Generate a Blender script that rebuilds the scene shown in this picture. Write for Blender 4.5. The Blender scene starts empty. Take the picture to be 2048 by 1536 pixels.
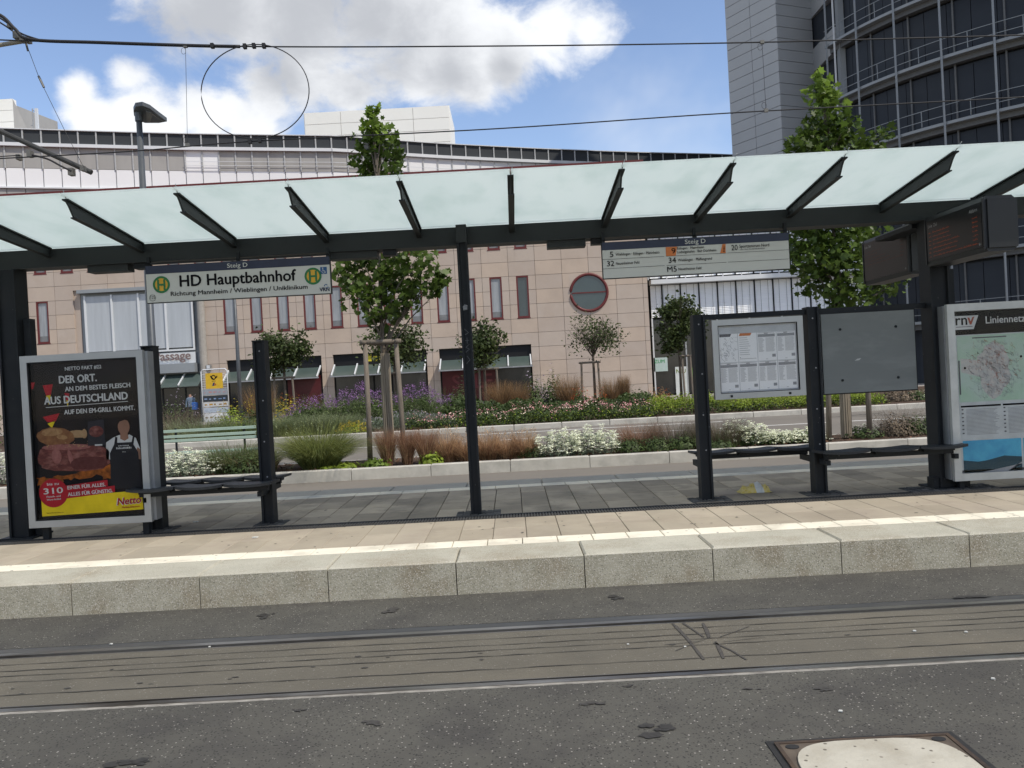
import bpy, math, random
import numpy as np
from mathutils import Matrix, Vector
random.seed(7); rng = np.random.default_rng(11)
D = bpy.data; SC = bpy.context.scene; COL = SC.collection

# ------------------------------------------------------------------ camera
F = 1692.0; HC = 1.67
def cam_axes(roll, pitch, yaw=0.0):
    cp, sp = math.cos(pitch), math.sin(pitch); cy, sy = math.cos(yaw), math.sin(yaw)
    f = Vector((sy*cp, cy*cp, sp)); r0 = Vector((cy, -sy, 0)); u0 = r0.cross(f)
    cr, sr = math.cos(roll), math.sin(roll)
    return (cr*r0 + sr*u0, -sr*r0 + cr*u0, f)
CR, CU, CF = cam_axes(-0.0539, -0.0084)
cam = D.cameras.new('camera'); cam.sensor_width = 36; cam.lens = F/2048*36; cam.clip_end = 3000; cam.clip_start = 0.05
camo = D.objects.new('camera', cam); COL.objects.link(camo)
M = Matrix((CR, CU, -CF)).transposed().to_4x4(); M.translation = Vector((0, 0, HC)); camo.matrix_world = M
SC.camera = camo
def ray(px, py):
    return (CF*F + CR*(px-1024) - CU*(py-768)).normalized()
def at(px, py, Y):
    d = ray(px, py); t = Y/d.y; return Vector((d.x*t, Y, HC + d.z*t))
def gz(px, py, z=0.0):
    d = ray(px, py); t = (z-HC)/d.z; return Vector((d.x*t, d.y*t, z))

# ------------------------------------------------------------------ world, sun, exposure
SUN = Vector((0.62, -0.43, 1.0)).normalized()
SC.view_settings.view_transform = 'Standard'; SC.view_settings.look = 'None'
SC.view_settings.gamma = 1; SC.view_settings.use_curve_mapping = False
SC.view_settings.exposure = 0.16
W = D.worlds.new('World'); SC.world = W; W.use_nodes = True
wn = W.node_tree.nodes; wl = W.node_tree.links; wn.clear()
def WN(t, **k):
    n = wn.new(t)
    for a, v in k.items(): setattr(n, a, v)
    return n
out = WN('ShaderNodeOutputWorld'); bg = WN('ShaderNodeBackground'); wl.new(bg.outputs[0], out.inputs[0])
SKY_STR = 0.10; bg.inputs[1].default_value = SKY_STR
sky = WN('ShaderNodeTexSky'); sky.sky_type = 'NISHITA'; sky.sun_disc = False
sky.sun_elevation = math.asin(SUN.z); sky.sun_rotation = math.atan2(SUN.x, SUN.y)
sky.air_density = 1.0; sky.dust_density = 0.3; sky.ozone_density = 2.2; sky.altitude = 100
tc = WN('ShaderNodeTexCoord'); nrm = WN('ShaderNodeVectorMath', operation='NORMALIZE'); wl.new(tc.outputs['Generated'], nrm.inputs[0])
def wmath(op, a, b=None, c=None):
    n = WN('ShaderNodeMath', operation=op)
    for i, v in enumerate((a, b, c)):
        if v is None: continue
        if isinstance(v, (int, float)): n.inputs[i].default_value = v
        else: wl.new(v, n.inputs[i])
    return n.outputs[0]
def wnoise(scale, detail, rough, off=(0,0,0)):
    m = WN('ShaderNodeMapping'); m.inputs['Location'].default_value = off; m.inputs['Scale'].default_value = (1, 1, 1.5)
    wl.new(nrm.outputs[0], m.inputs[0])
    n = WN('ShaderNodeTexNoise'); n.inputs['Scale'].default_value = scale; n.inputs['Detail'].default_value = detail
    n.inputs['Roughness'].default_value = rough; n.inputs['Distortion'].default_value = 0.25; wl.new(m.outputs[0], n.inputs['Vector']); return n.outputs['Fac']
def blobs(lst):
    cur = None
    for d, r in lst:
        v = WN('ShaderNodeVectorMath', operation='DISTANCE'); wl.new(nrm.outputs[0], v.inputs[0]); v.inputs[1].default_value = d
        f = wmath('MULTIPLY_ADD', v.outputs['Value'], -1.0/r, 1.0)
        cur = f if cur is None else wmath('SMOOTH_MAX', cur, f, 0.25)
    return cur
cl = [(370,-40,120),(480,0,115),(620,20,140),(760,30,150),(890,60,125),(1000,90,100),(1110,60,92),(1175,72,66),(840,140,70),(950,165,48),
      (610,140,80),(530,185,62),(690,180,52),(470,225,50),(160,180,42),(255,158,44),(190,235,60),(270,215,66),(410,235,60),(500,260,60),(330,260,60)]
C = [(tuple(ray(x, y)), r*1.10/F) for x, y, r in cl]
rs = random.Random(5)
for k in range(26):   # more cumulus around the rest of the sky, outside the frame
    a = rs.uniform(0, 2*math.pi); e = rs.uniform(0.12, 1.2)
    d = Vector((math.cos(a)*math.cos(e), math.sin(a)*math.cos(e), math.sin(e)))
    if d.angle(CF) < 0.95 or d.angle(SUN) < 0.5: continue
    for q in range(2):
        C.append((tuple((d + Vector((rs.uniform(-.2,.2), rs.uniform(-.2,.2), rs.uniform(-.04,.04)))).normalized()), rs.uniform(.12, .26)))
dens = blobs(C)
n1 = wnoise(10, 10, 0.62, (3.1, 1.7, 0.4)); n2 = wnoise(2.2, 5, 0.55, (1, 5, 2)); n3 = wnoise(12, 6, .6, (8, 2, 2))
dens = wmath('ADD', dens, wmath('MULTIPLY', wmath('SUBTRACT', n1, 0.5), 1.9))
mr = WN('ShaderNodeMapRange', interpolation_type='SMOOTHSTEP'); wl.new(dens, mr.inputs[0]); mr.inputs[1].default_value = -0.06; mr.inputs[2].default_value = 0.55
veil = WN('ShaderNodeMapRange', interpolation_type='SMOOTHSTEP'); wl.new(n2, veil.inputs[0]); veil.inputs[1].default_value = .48; veil.inputs[2].default_value = .75
veil.inputs[4].default_value = .45
sep = WN('ShaderNodeSeparateXYZ'); wl.new(nrm.outputs[0], sep.inputs[0])
cover = wmath('MAXIMUM', mr.outputs[0], veil.outputs[0])
grey = blobs([(tuple(ray(x, y)), r/F) for x, y, r in [(430,20,210),(600,30,240),(760,60,210),(900,150,120),(560,150,110),(330,60,110),(1010,130,80)]])
grey = wmath('ADD', grey, wmath('MULTIPLY', wmath('SUBTRACT', n3, .5), 1.1))
gm = WN('ShaderNodeMapRange', interpolation_type='SMOOTHSTEP'); wl.new(grey, gm.inputs[0]); gm.inputs[1].default_value = .05; gm.inputs[2].default_value = .95
cc = WN('ShaderNodeMixRGB'); wl.new(gm.outputs[0], cc.inputs[0])
k = 1.0/SKY_STR
cc.inputs[1].default_value = (.90*k, .92*k, .95*k, 1); cc.inputs[2].default_value = (.50*k, .52*k, .56*k, 1)
tint = WN('ShaderNodeMixRGB', blend_type='MULTIPLY'); tint.inputs[0].default_value = 1; wl.new(sky.outputs[0], tint.inputs[1]); tint.inputs[2].default_value = (1.75, 1.62, 1.62, 1)
mx = WN('ShaderNodeMixRGB'); wl.new(cover, mx.inputs[0]); wl.new(tint.outputs[0], mx.inputs[1]); wl.new(cc.outputs[0], mx.inputs[2])
wl.new(mx.outputs[0], bg.inputs[0])
sl = D.lights.new('sun', 'SUN'); sl.energy = 3.6; sl.angle = math.radians(0.55); sl.color = (1, .92, .80)
so = D.objects.new('sun', sl); COL.objects.link(so); so.rotation_euler = SUN.to_track_quat('Z', 'Y').to_euler(); so.location = (20, -20, 40)

# ------------------------------------------------------------------ materials
MATS = {}
def mat(name, col, rough=.6, metal=0.0, col2=None, scale=6.0, bump=0.0, bscale=None, spec=.32, stain=None, sscale=1.2, island=0.0, emit=0.0, speck=None, detail=5, trans=0.0, stretch=None, coat=0.0):
    if name in MATS: return MATS[name]
    m = D.materials.new(name); m.use_nodes = True; nt = m.node_tree; N = nt.nodes; L = nt.links
    b = N['Principled BSDF']; b.inputs['Roughness'].default_value = rough; b.inputs['Metallic'].default_value = metal
    b.inputs['Specular IOR Level'].default_value = spec; b.inputs['Coat Weight'].default_value = coat
    co = N.new('ShaderNodeTexCoord'); g = N.new('ShaderNodeNewGeometry')
    pos = g.outputs['Position']
    if stretch:
        mp = N.new('ShaderNodeMapping'); mp.inputs['Scale'].default_value = stretch; L.new(pos, mp.inputs[0]); pos = mp.outputs[0]
    def noise(s, d=detail):
        n = N.new('ShaderNodeTexNoise'); n.inputs['Scale'].default_value = s; n.inputs['Detail'].default_value = d; n.inputs['Roughness'].default_value = .6
        L.new(pos, n.inputs['Vector']); return n.outputs['Fac']
    def mr(v, a, b2, c=0, d=1):
        r = N.new('ShaderNodeMapRange'); L.new(v, r.inputs[0]); r.inputs[1].default_value = a; r.inputs[2].default_value = b2; r.inputs[3].default_value = c; r.inputs[4].default_value = d; return r.outputs[0]
    def mix(f, a, c, t='MIX'):
        x = N.new('ShaderNodeMixRGB'); x.blend_type = t
        for i, v in ((0, f), (1, a), (2, c)):
            if isinstance(v, (int, float)): x.inputs[i].default_value = v
            elif isinstance(v, tuple): x.inputs[i].default_value = (*v[:3], 1)
            else: L.new(v, x.inputs[i])
        return x.outputs[0]
    if col2 is None: col2 = tuple(c*.8 for c in col)
    c = mix(mr(noise(scale), .3, .7), col, col2)
    if island: c = mix(1.0, c, mix(g.outputs['Random Per Island'], tuple([1-island]*3), tuple([1+island]*3)), 'MULTIPLY')
    if stain:
        c = mix(mr(noise(sscale, 8), .48, .72), c, stain)
    if speck:
        v = N.new('ShaderNodeTexVoronoi'); v.inputs['Scale'].default_value = speck[1]; L.new(pos, v.inputs['Vector'])
        sv = N.new('ShaderNodeSeparateColor'); L.new(v.outputs['Color'], sv.inputs[0])
        f = N.new('ShaderNodeMath'); f.operation = 'MULTIPLY'; L.new(mr(sv.outputs[0], speck[2], speck[2]+.02), f.inputs[0]); L.new(mr(v.outputs['Distance'], .42, .3), f.inputs[1])
        c = mix(f.outputs[0], c, speck[0])
        if len(speck) > 3:
            f2 = N.new('ShaderNodeMath'); f2.operation = 'MULTIPLY'; L.new(mr(sv.outputs[1], .72, .74), f2.inputs[0]); L.new(mr(v.outputs['Distance'], .5, .35), f2.inputs[1]); c = mix(f2.outputs[0], c, speck[3])
    L.new(c, b.inputs['Base Color'])
    if bump:
        bn = N.new('ShaderNodeBump'); bn.inputs['Strength'].default_value = bump; bn.inputs['Distance'].default_value = .01
        L.new(noise(bscale or scale*6, 6), bn.inputs['Height']); L.new(bn.outputs[0], b.inputs['Normal'])
    if emit: L.new(c, b.inputs['Emission Color']); b.inputs['Emission Strength'].default_value = emit
    if trans:
        t = N.new('ShaderNodeBsdfTranslucent'); L.new(c, t.inputs[0]); ms = N.new('ShaderNodeMixShader'); ms.inputs[0].default_value = trans
        L.new(b.outputs[0], ms.inputs[1]); L.new(t.outputs[0], ms.inputs[2]); L.new(ms.outputs[0], N['Material Output'].inputs[0])
    MATS[name] = m; return m
def s(r, g, b):   # sRGB bytes to linear
    f = lambda v: (v/255/12.92) if v <= 10 else ((v/255+.055)/1.055)**2.4
    return (f(r), f(g), f(b))

m_asph = mat('asphalt', (.096,.092,.078), .88, col2=(.066,.063,.054), scale=.55, bump=.6, bscale=110, speck=((.30,.28,.25), 85, .92, (.03,.028,.026)), stain=(.052,.049,.045), sscale=1.7)
m_asph2 = mat('asphalt_track', (.124,.113,.089), .88, col2=(.100,.091,.072), scale=1.6, bump=.5, bscale=110, speck=((.20,.185,.16), 80, .93), stain=(.145,.129,.098), sscale=1.0)
m_asph_far = mat('asphalt_far', (.175,.158,.135), .9, col2=(.145,.132,.113), scale=.5, bump=.2)
m_tar = mat('tar', (.028,.027,.026), .7, col2=(.02,.02,.02), scale=20)
m_kerb = mat('kerb_stone', (.44,.42,.345), .85, col2=(.35,.335,.27), scale=2.5, bump=.5, bscale=70, speck=((.17,.155,.125), 150, .84, (.52,.49,.43)), stain=(.29,.255,.19), sscale=1.5)
m_kerb2 = mat('kerb_light', (.50,.48,.43), .85, col2=(.42,.40,.35), scale=3, bump=.3, stain=(.3,.29,.26), sscale=2)
m_kerb3 = mat('kerb_grey', (.38,.345,.28), .85, col2=(.32,.29,.235), scale=3, bump=.3)
m_tact = mat('white_paver', (.78,.73,.60), .75, col2=(.70,.655,.54), scale=4, bump=.2, stain=(.5,.45,.36), sscale=2.4, speck=((.3,.28,.24), 30, .95))
m_beige = mat('beige_paver', (.37,.32,.245), .85, col2=(.31,.27,.21), scale=2.2, bump=.35, bscale=60, stain=(.26,.22,.17), sscale=1.4)
m_beige2 = mat('beige_paver_light', (.41,.355,.275), .85, col2=(.34,.295,.23), scale=2.2, bump=.35, bscale=60, stain=(.30,.25,.2), sscale=1.4)
m_slab = [mat('grey_paver_%d' % i, tuple(c*k for c in (.40,.325,.235)), .85, col2=tuple(c*k for c in (.31,.255,.185)), scale=2.5, bump=.35, bscale=60, stain=(.18,.15,.11), sscale=1.9) for i, k in enumerate((.82, .95, 1.08, 1.2))]
m_joint = mat('joint_sand', (.15,.13,.10), .95)
m_soil = mat('mulch', (.075,.045,.028), .95, col2=(.04,.026,.018), scale=14, bump=1, bscale=40, speck=((.22,.15,.10), 30, .8))
m_steel = mat('rail_steel', (.42,.41,.39), .30, .85, col2=(.16,.145,.125), scale=3, stretch=(.25,1,1), stain=(.12,.10,.08), sscale=3)
m_groove = mat('rail_groove', (.02,.018,.016), .8)
m_dark = mat('anthracite_paint', (.016,.019,.022), .5, col2=(.013,.015,.018), spec=.16, scale=3, bump=.05, bscale=60, stain=(.022,.024,.026), sscale=3, speck=((.22,.22,.22), 60, .992))
m_beam = mat('anthracite_beam', (.026,.030,.031), .55, col2=(.021,.025,.026), spec=.25, scale=2)
m_alu = mat('aluminium_frame', (.40,.41,.41), .42, .55, col2=(.34,.35,.35), scale=3)
m_alu2 = mat('galvanised', (.33,.34,.35), .5, .5)
m_glassroof = mat('frosted_glass', (.80,.855,.84), .3, col2=(.77,.835,.82), scale=.8, trans=.74, spec=.5, stain=(.71,.785,.765), sscale=3.2, stretch=(1,.45,1))
m_pinkp = [mat('pink_stone_%d' % i, tuple(a*k for a, k in zip((.44,.365,.305), kk)), .85, col2=tuple(a*k*.93 for a, k in zip((.44,.365,.305), kk)), scale=1.5, bump=.15, bscale=12, stain=(.38,.31,.255), sscale=.5) for i, kk in enumerate(((1,1,1), (.94,.95,.97), (1.04,1.02,.99), (.98,1,1.02)))]
m_pinkj = mat('pink_joint', (.37,.31,.26), .9)
m_red = mat('oxblood_frame', (.12,.022,.022), .5, col2=(.10,.02,.02))
m_curtain = mat('window_curtain', (.30,.32,.34), .35, col2=(.20,.215,.23), scale=1.6, stretch=(4,1,.4), coat=.6)
m_glassd = mat('window_dark', (.035,.055,.058), .12, col2=(.02,.035,.038), scale=.6, spec=.8)
m_shop = mat('shop_dark', (.012,.013,.014), .15, col2=(.03,.03,.03), scale=.9, spec=.5)
m_void = mat('void', (.006,.007,.009), .6)
m_shopred = mat('shop_red', (.085,.012,.016), .3, col2=(.05,.008,.010), scale=.8)
m_awn = mat('awning_glass', (.10,.135,.125), .15, col2=(.08,.11,.10), scale=1, trans=.3, spec=.8)
m_white = mat('white_metal', (.62,.64,.65), .45, .1, col2=(.56,.58,.60), scale=.6)
m_whitep = mat('white_panel', (.72,.73,.74), .5, .0, col2=(.68,.69,.70), scale=.4)
m_greyp = mat('grey_panel', (.33,.325,.31), .5, .0, col2=(.27,.265,.255), scale=.5, stretch=(1.5,1.5,.4))
m_cream = mat('cream_panel', (.80,.79,.74), .6, col2=(.76,.75,.70), scale=.3)
m_bandd = mat('dark_band_glass', (.040,.045,.050), .7, col2=(.048,.053,.058), scale=.3, spec=.12)
m_tower = mat('tower_panel', (.36,.375,.385), .5, .15, col2=(.33,.345,.355), scale=.4)
m_tower2 = mat('tower_panel_joint', (.04,.042,.045), .8)
m_navy = mat('rotunda_glass', (.026,.031,.040), .4, col2=(.036,.042,.052), scale=.5, stretch=(.3,.3,1), spec=.12)
m_ledge = mat('ledge_grey', (.27,.29,.305), .5, .2, col2=(.23,.25,.265), scale=.6)
m_wood = mat('stake_wood', (.20,.17,.135), .85, col2=(.12,.10,.08), scale=5, bump=.6, bscale=20, stretch=(6,6,.7))
m_bark = mat('bark', (.16,.135,.105), .9, col2=(.09,.075,.06), scale=8, bump=.5, stretch=(3,3,1))
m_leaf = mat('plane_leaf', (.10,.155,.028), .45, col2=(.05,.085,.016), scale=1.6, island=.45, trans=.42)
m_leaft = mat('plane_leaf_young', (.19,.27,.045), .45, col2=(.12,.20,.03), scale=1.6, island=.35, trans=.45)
m_leafd = mat('small_tree_leaf', (.075,.10,.030), .6, col2=(.04,.06,.02), scale=1.2, island=.5, trans=.3)
m_shrub = mat('shrub_leaf', (.075,.11,.030), .6, col2=(.04,.065,.020), scale=2, island=.5, trans=.3)
m_sage = mat('sage_leaf', (.15,.18,.125), .7, col2=(.10,.13,.085), scale=2, island=.4, trans=.25)
m_lime = mat('lime_leaf', (.25,.32,.035), .6, col2=(.16,.23,.028), scale=1.6, island=.35, trans=.3)
m_limeg = mat('lime_grass', (.26,.27,.085), .65, col2=(.16,.20,.05), scale=2, island=.5, trans=.3)
m_grass = mat('green_grass', (.13,.17,.06), .7, col2=(.08,.115,.04), scale=2, island=.5, trans=.3)
m_palegrass = mat('pale_grass', (.24,.26,.14), .7, col2=(.15,.19,.09), scale=2, island=.4, trans=.3)
m_brown = mat('brown_grass', (.38,.22,.135), .75, col2=(.24,.13,.08), scale=3, island=.5, trans=.45)
m_tan = mat('tan_grass', (.60,.42,.25), .75, col2=(.42,.27,.155), scale=3, island=.65, trans=.5)
m_rust = mat('rusty_plume', (.34,.20,.09), .8, col2=(.22,.14,.07), scale=3, island=.45, trans=.4)
m_haze = mat('greybrown_grass', (.17,.13,.095), .8, col2=(.11,.09,.06), scale=3, island=.5, trans=.2)
m_fwhite = mat('white_petals', (.85,.86,.72), .7, col2=(.74,.78,.58), scale=8, island=.15, trans=.2)
m_fpurple = mat('purple_petals', (.20,.10,.27), .7, col2=(.28,.15,.30), scale=3, island=.4, trans=.2)
m_fpink = mat('pink_petals', (.68,.27,.30), .7, col2=(.72,.42,.38), scale=2, island=.2, trans=.2)
m_forange = mat('orange_petals', (.45,.13,.03), .7, col2=(.30,.04,.02), scale=2, island=.3, trans=.2)
m_fyellow = mat('yellow_petals', (.50,.38,.03), .7, col2=(.36,.28,.03), scale=3, island=.2, trans=.2)
m_mauve = mat('mauve_petals', (.42,.33,.45), .7, col2=(.5,.45,.5), scale=3, island=.2, trans=.2)

# ------------------------------------------------------------------ mesh helpers
class MB:
    def __init__(self): self.v = []; self.f = []; self.m = []; self.cur = 0
    def _add(self, vs, fs):
        o = len(self.v); self.v += [tuple(v) for v in vs]
        for f in fs: self.f.append(tuple(o+i for i in f)); self.m.append(self.cur)
    def box(self, x0, x1, y0, y1, z0, z1, b=0.0):
        if b <= 0:
            self._add([(x0,y0,z0),(x1,y0,z0),(x1,y1,z0),(x0,y1,z0),(x0,y0,z1),(x1,y0,z1),(x1,y1,z1),(x0,y1,z1)],
                      [(0,3,2,1),(4,5,6,7),(0,1,5,4),(1,2,6,5),(2,3,7,6),(3,0,4,7)])
        else:   # chamfered top edges
            zb = z1-b
            self._add([(x0,y0,z0),(x1,y0,z0),(x1,y1,z0),(x0,y1,z0),(x0,y0,zb),(x1,y0,zb),(x1,y1,zb),(x0,y1,zb),(x0+b,y0+b,z1),(x1-b,y0+b,z1),(x1-b,y1-b,z1),(x0+b,y1-b,z1)],
                      [(0,3,2,1),(0,1,5,4),(1,2,6,5),(2,3,7,6),(3,0,4,7),(4,5,9,8),(5,6,10,9),(6,7,11,10),(7,4,8,11),(8,9,10,11)])
        return self
    def beam(self, a, b, w, h, up=(0,0,1)):   # rectangular bar from a to b
        a = Vector(a); b = Vector(b); d = (b-a).normalized(); sd = d.cross(Vector(up))
        if sd.length < 1e-4: sd = Vector((1,0,0))
        sd.normalize(); u = sd.cross(d); sd = sd*w/2; u = u*h/2
        vs = [a-sd-u, a+sd-u, a+sd+u, a-sd+u, b-sd-u, b+sd-u, b+sd+u, b-sd+u]
        self._add(vs, [(0,1,2,3),(7,6,5,4),(0,4,5,1),(1,5,6,2),(2,6,7,3),(3,7,4,0)]); return self
    def tube(self, pts, r, n=8, caps=True):
        pts = [Vector(p) for p in pts]; rr = r if isinstance(r, (list, tuple)) else [r]*len(pts); rings = []
        ref = Vector((0,0,1)) if abs((pts[-1]-pts[0]).normalized().z) < .9 else Vector((1,0,0))
        for i, p in enumerate(pts):
            d = (pts[min(i+1, len(pts)-1)]-pts[max(i-1, 0)]).normalized()
            a = d.cross(ref).normalized(); b = d.cross(a)
            rings.append([p + (a*math.cos(2*math.pi*k/n) + b*math.sin(2*math.pi*k/n))*rr[i] for k in range(n)])
        vs = [v for r_ in rings for v in r_]; fs = []
        for i in range(len(pts)-1):
            for k in range(n): fs.append((i*n+k, i*n+(k+1) % n, (i+1)*n+(k+1) % n, (i+1)*n+k))
        if caps: fs.append(tuple(range(n-1, -1, -1))); fs.append(tuple((len(pts)-1)*n+k for k in range(n)))
        self._add(vs, fs); return self
    def prism(self, pts, dvec):   # polygon pts (3D) extruded along dvec
        n = len(pts); dvec = Vector(dvec); pts = [Vector(p) for p in pts]
        self._add(pts + [p+dvec for p in pts], [tuple(range(n)), tuple(range(2*n-1, n-1, -1))] + [(i, i+n, (i+1) % n + n, (i+1) % n) for i in range(n)]); return self
    def flat(self, pts2, y):       # polygon in the XZ plane facing -Y
        self._add([(x, y, z) for x, z in pts2], [tuple(range(len(pts2)))]); return self
    def rect(self, x0, x1, z0, z1, y): return self.flat([(x0,z0),(x1,z0),(x1,z1),(x0,z1)], y)
    def disc(self, cx, cz, r, y, n=28, r2=None): return self.flat([(cx+r*math.cos(2*math.pi*k/n), cz+(r2 or r)*math.sin(2*math.pi*k/n)) for k in range(n)], y)
    def ring(self, cx, cz, r0, r1, y, n=32, a0=0, a1=2*math.pi):
        vs = []
        for k in range(n+1):
            a = a0+(a1-a0)*k/n; vs += [(cx+r0*math.cos(a), y, cz+r0*math.sin(a)), (cx+r1*math.cos(a), y, cz+r1*math.sin(a))]
        self._add(vs, [(2*k, 2*k+1, 2*k+3, 2*k+2) for k in range(n)]); return self
    def text(self, body, size, x, z, y, sx=1.0, align='LEFT', bold=0.0, shear=0.0, rot=0.0):
        g = text_geo(body, align, bold)
        c, s_ = math.cos(rot), math.sin(rot)
        vs = []
        for vx, vy in g[0]:
            a = (vx + vy*shear)*size*sx; b = vy*size
            vs.append((x + a*c - b*s_, y, z + a*s_ + b*c))
        for kk in ((0, 0, 0),) if bold <= 0 else ((0, 0, 0), (bold*.9, 0, 1), (-bold*.9, 0, 2), (0, bold*.7, 3), (0, -bold*.7, 4)):
            self._add([(v[0]+kk[0]*size, v[1]-.00018*kk[2], v[2]+kk[1]*size) for v in vs], g[1])
        return self
    def fit(self, body, cap, x0, x1, z, y, bold=.01, shear=0., rot=0.):   # text with a given capital height filling x0..x1
        g = text_geo(body, 'LEFT', bold); xs = [p[0] for p in g[0]]; h = max(p[1] for p in text_geo('H', 'LEFT', 0)[0])
        size = cap/h; sx = (x1-x0)/((max(xs)-min(xs))*size); return self.text(body, size, x0-min(xs)*size*sx, z, y, sx, 'LEFT', bold, shear, rot)
    def build(self, name, mats, parent=None, smooth=False, **props):
        me = D.meshes.new(name); me.from_pydata(self.v, [], self.f); me.update()
        mats = mats if isinstance(mats, (list, tuple)) else [mats]
        for m_ in mats: me.materials.append(m_)
        if len(mats) > 1: me.polygons.foreach_set('material_index', self.m)
        if smooth: me.polygons.foreach_set('use_smooth', [True]*len(self.f))
        return link(name, me, parent, **props)
_tx = {}
def text_geo(body, align, bold):
    key = (body, align, bold)
    if key in _tx: return _tx[key]
    cu = D.curves.new('t', 'FONT'); cu.body = body; cu.size = 1; cu.align_x = align; cu.resolution_u = 3
    o = D.objects.new('t', cu); COL.objects.link(o)
    me = D.meshes.new_from_object(o)
    vs = [(v.co.x, v.co.y) for v in me.vertices]; fs = [tuple(p.vertices) for p in me.polygons]
    D.objects.remove(o); D.curves.remove(cu); D.meshes.remove(me)
    _tx[key] = (vs, fs); return _tx[key]
def link(name, me, parent=None, **props):
    o = D.objects.new(name, me); COL.objects.link(o)
    if parent is not None:
        o.parent = parent; o.matrix_parent_inverse = world_of(parent).inverted()
    for k_, v_ in props.items(): o[k_] = v_
    return o
def world_of(o):
    m_ = Matrix.LocRotScale(o.location, o.rotation_euler, o.scale)
    return (world_of(o.parent) @ o.matrix_parent_inverse @ m_) if o.parent else m_
def thing(name, label, cat, loc=(0,0,0), group=None, rz=0.0):
    o = D.objects.new(name, None); COL.objects.link(o); o.location = loc; o.rotation_euler = (0, 0, rz); o.empty_display_size = .2
    o['label'] = label; o['category'] = cat
    if group: o['group'] = group
    return o
def tag(o, label, cat, group=None, kind=None):
    o['label'] = label; o['category'] = cat
    if group: o['group'] = group
    if kind: o['kind'] = kind
    return o
def struct(name, loc=(0,0,0)):
    o = D.objects.new(name, None); COL.objects.link(o); o.location = loc; o['kind'] = 'structure'; return o
def copy_tree(o, parent=None):
    c = o.copy(); COL.objects.link(c); c.parent = parent
    for ch in list(o.children): copy_tree(ch, c)
    return c
def shared(name, me, parent, loc, rz=0.0, mat_=None):   # one piece sharing mesh data
    o = D.objects.new(name, me); COL.objects.link(o); o.parent = parent; o.location = Vector(loc) - (parent.location if parent else Vector()); o.rotation_euler = (0, 0, rz); return o
def mesh_np(name, V, Fq, m_, parent=None, **props):     # V (n,3), Fq (m,k) equal sided faces
    me = D.meshes.new(name); k_ = Fq.shape[1]
    me.vertices.add(len(V)); me.vertices.foreach_set('co', V.astype(np.float32).ravel())
    me.loops.add(Fq.size); me.loops.foreach_set('vertex_index', Fq.astype(np.int32).ravel())
    me.polygons.add(len(Fq)); me.polygons.foreach_set('loop_start', np.arange(0, Fq.size, k_, dtype=np.int32)); me.polygons.foreach_set('loop_total', np.full(len(Fq), k_, dtype=np.int32))
    me.update(calc_edges=True); me.validate(); me.materials.append(m_); return link(name, me, parent, **props)

# ================================================================== THE GROUND
XR = 9.0                                # half width of the stretch built in detail
DK, HK, WK = 6.57, 0.265, 0.55          # platform kerb: distance, height, width
ground = MB().box(-400, 400, -60, 900, -.5, -.06).build('ground', m_asph_far, kind='structure')
road = MB().box(-60, 60, -30, 4.545, -.05, 0).build('road', m_asph, kind='structure')
track = struct('tram_track', (0, 5.1, 0))
MB().box(-60, 60, 4.655, 5.535, -.05, 0).build('track_asphalt', m_asph2, track)
MB().box(-60, 60, 5.76, DK+.02, -.05, 0).build('kerbside_asphalt', m_asph, track)
m_fill = mat('bitumen_filler', (.058,.060,.060), .5, col2=(.044,.045,.046), scale=3, stretch=(.4,1,1), stain=(.085,.082,.076), sscale=2)
MB().box(-60, 60, 5.545, 5.590, -.06, -.025).build('rail_groove', m_groove, track)
MB().box(-60, 60, 5.535, 5.545, -.05, .002).build('rail_lip', m_steel, track)
MB().box(-60, 60, 5.590, 5.640, -.05, .005).build('rail', m_steel, track)
MB().box(-60, 60, 5.640, 5.76, -.05, -.002).build('joint_filler', m_fill, track)
MB().box(-60, 60, 4.622, 4.650, -.06, -.025).build('rail_groove', m_groove, track)
MB().box(-60, 60, 4.650, 4.655, -.05, .002).build('rail_lip', m_steel, track)
MB().box(-60, 60, 4.575, 4.622, -.05, .004).build('rail', m_steel, track)
MB().box(-60, 60, 4.545, 4.575, -.05, .001).build('joint_filler', mat('pale_filler', (.36,.34,.30), .8, col2=(.12,.11,.095), scale=9, stretch=(1.2,6,1)), track)
def wavy(pts, w, z, amp=.006):
    vs = []; fs = []
    P = []
    for (a, b) in zip(pts[:-1], pts[1:]):
        n = max(2, int((Vector(b)-Vector(a)).length/.12))
        for i in range(n): P.append(Vector(a).lerp(Vector(b), i/n))
    P.append(Vector(pts[-1]))
    for i, p in enumerate(P):
        d = (P[min(i+1, len(P)-1)]-P[max(0, i-1)]); nn = Vector((-d.y, d.x)).normalized()
        o = random.uniform(-amp, amp); ww = w*random.uniform(.35, 1.3)/2
        for q in (1, -1):
            c = p + nn*(o + q*ww); vs.append((c.x, c.y, z))
        if i: fs.append((2*i-2, 2*i-1, 2*i+1, 2*i))
    return vs, fs
for ry in (5.40, 5.27, 5.17, 5.06, 4.83):
    mb = MB(); mb._add(*wavy([(-8, ry), (8, ry+.012)], .009, .004)); mb.build('tar_line', mat('worn_tar', (.050,.046,.040), .85, col2=(.036,.033,.03), scale=15), track)
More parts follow.
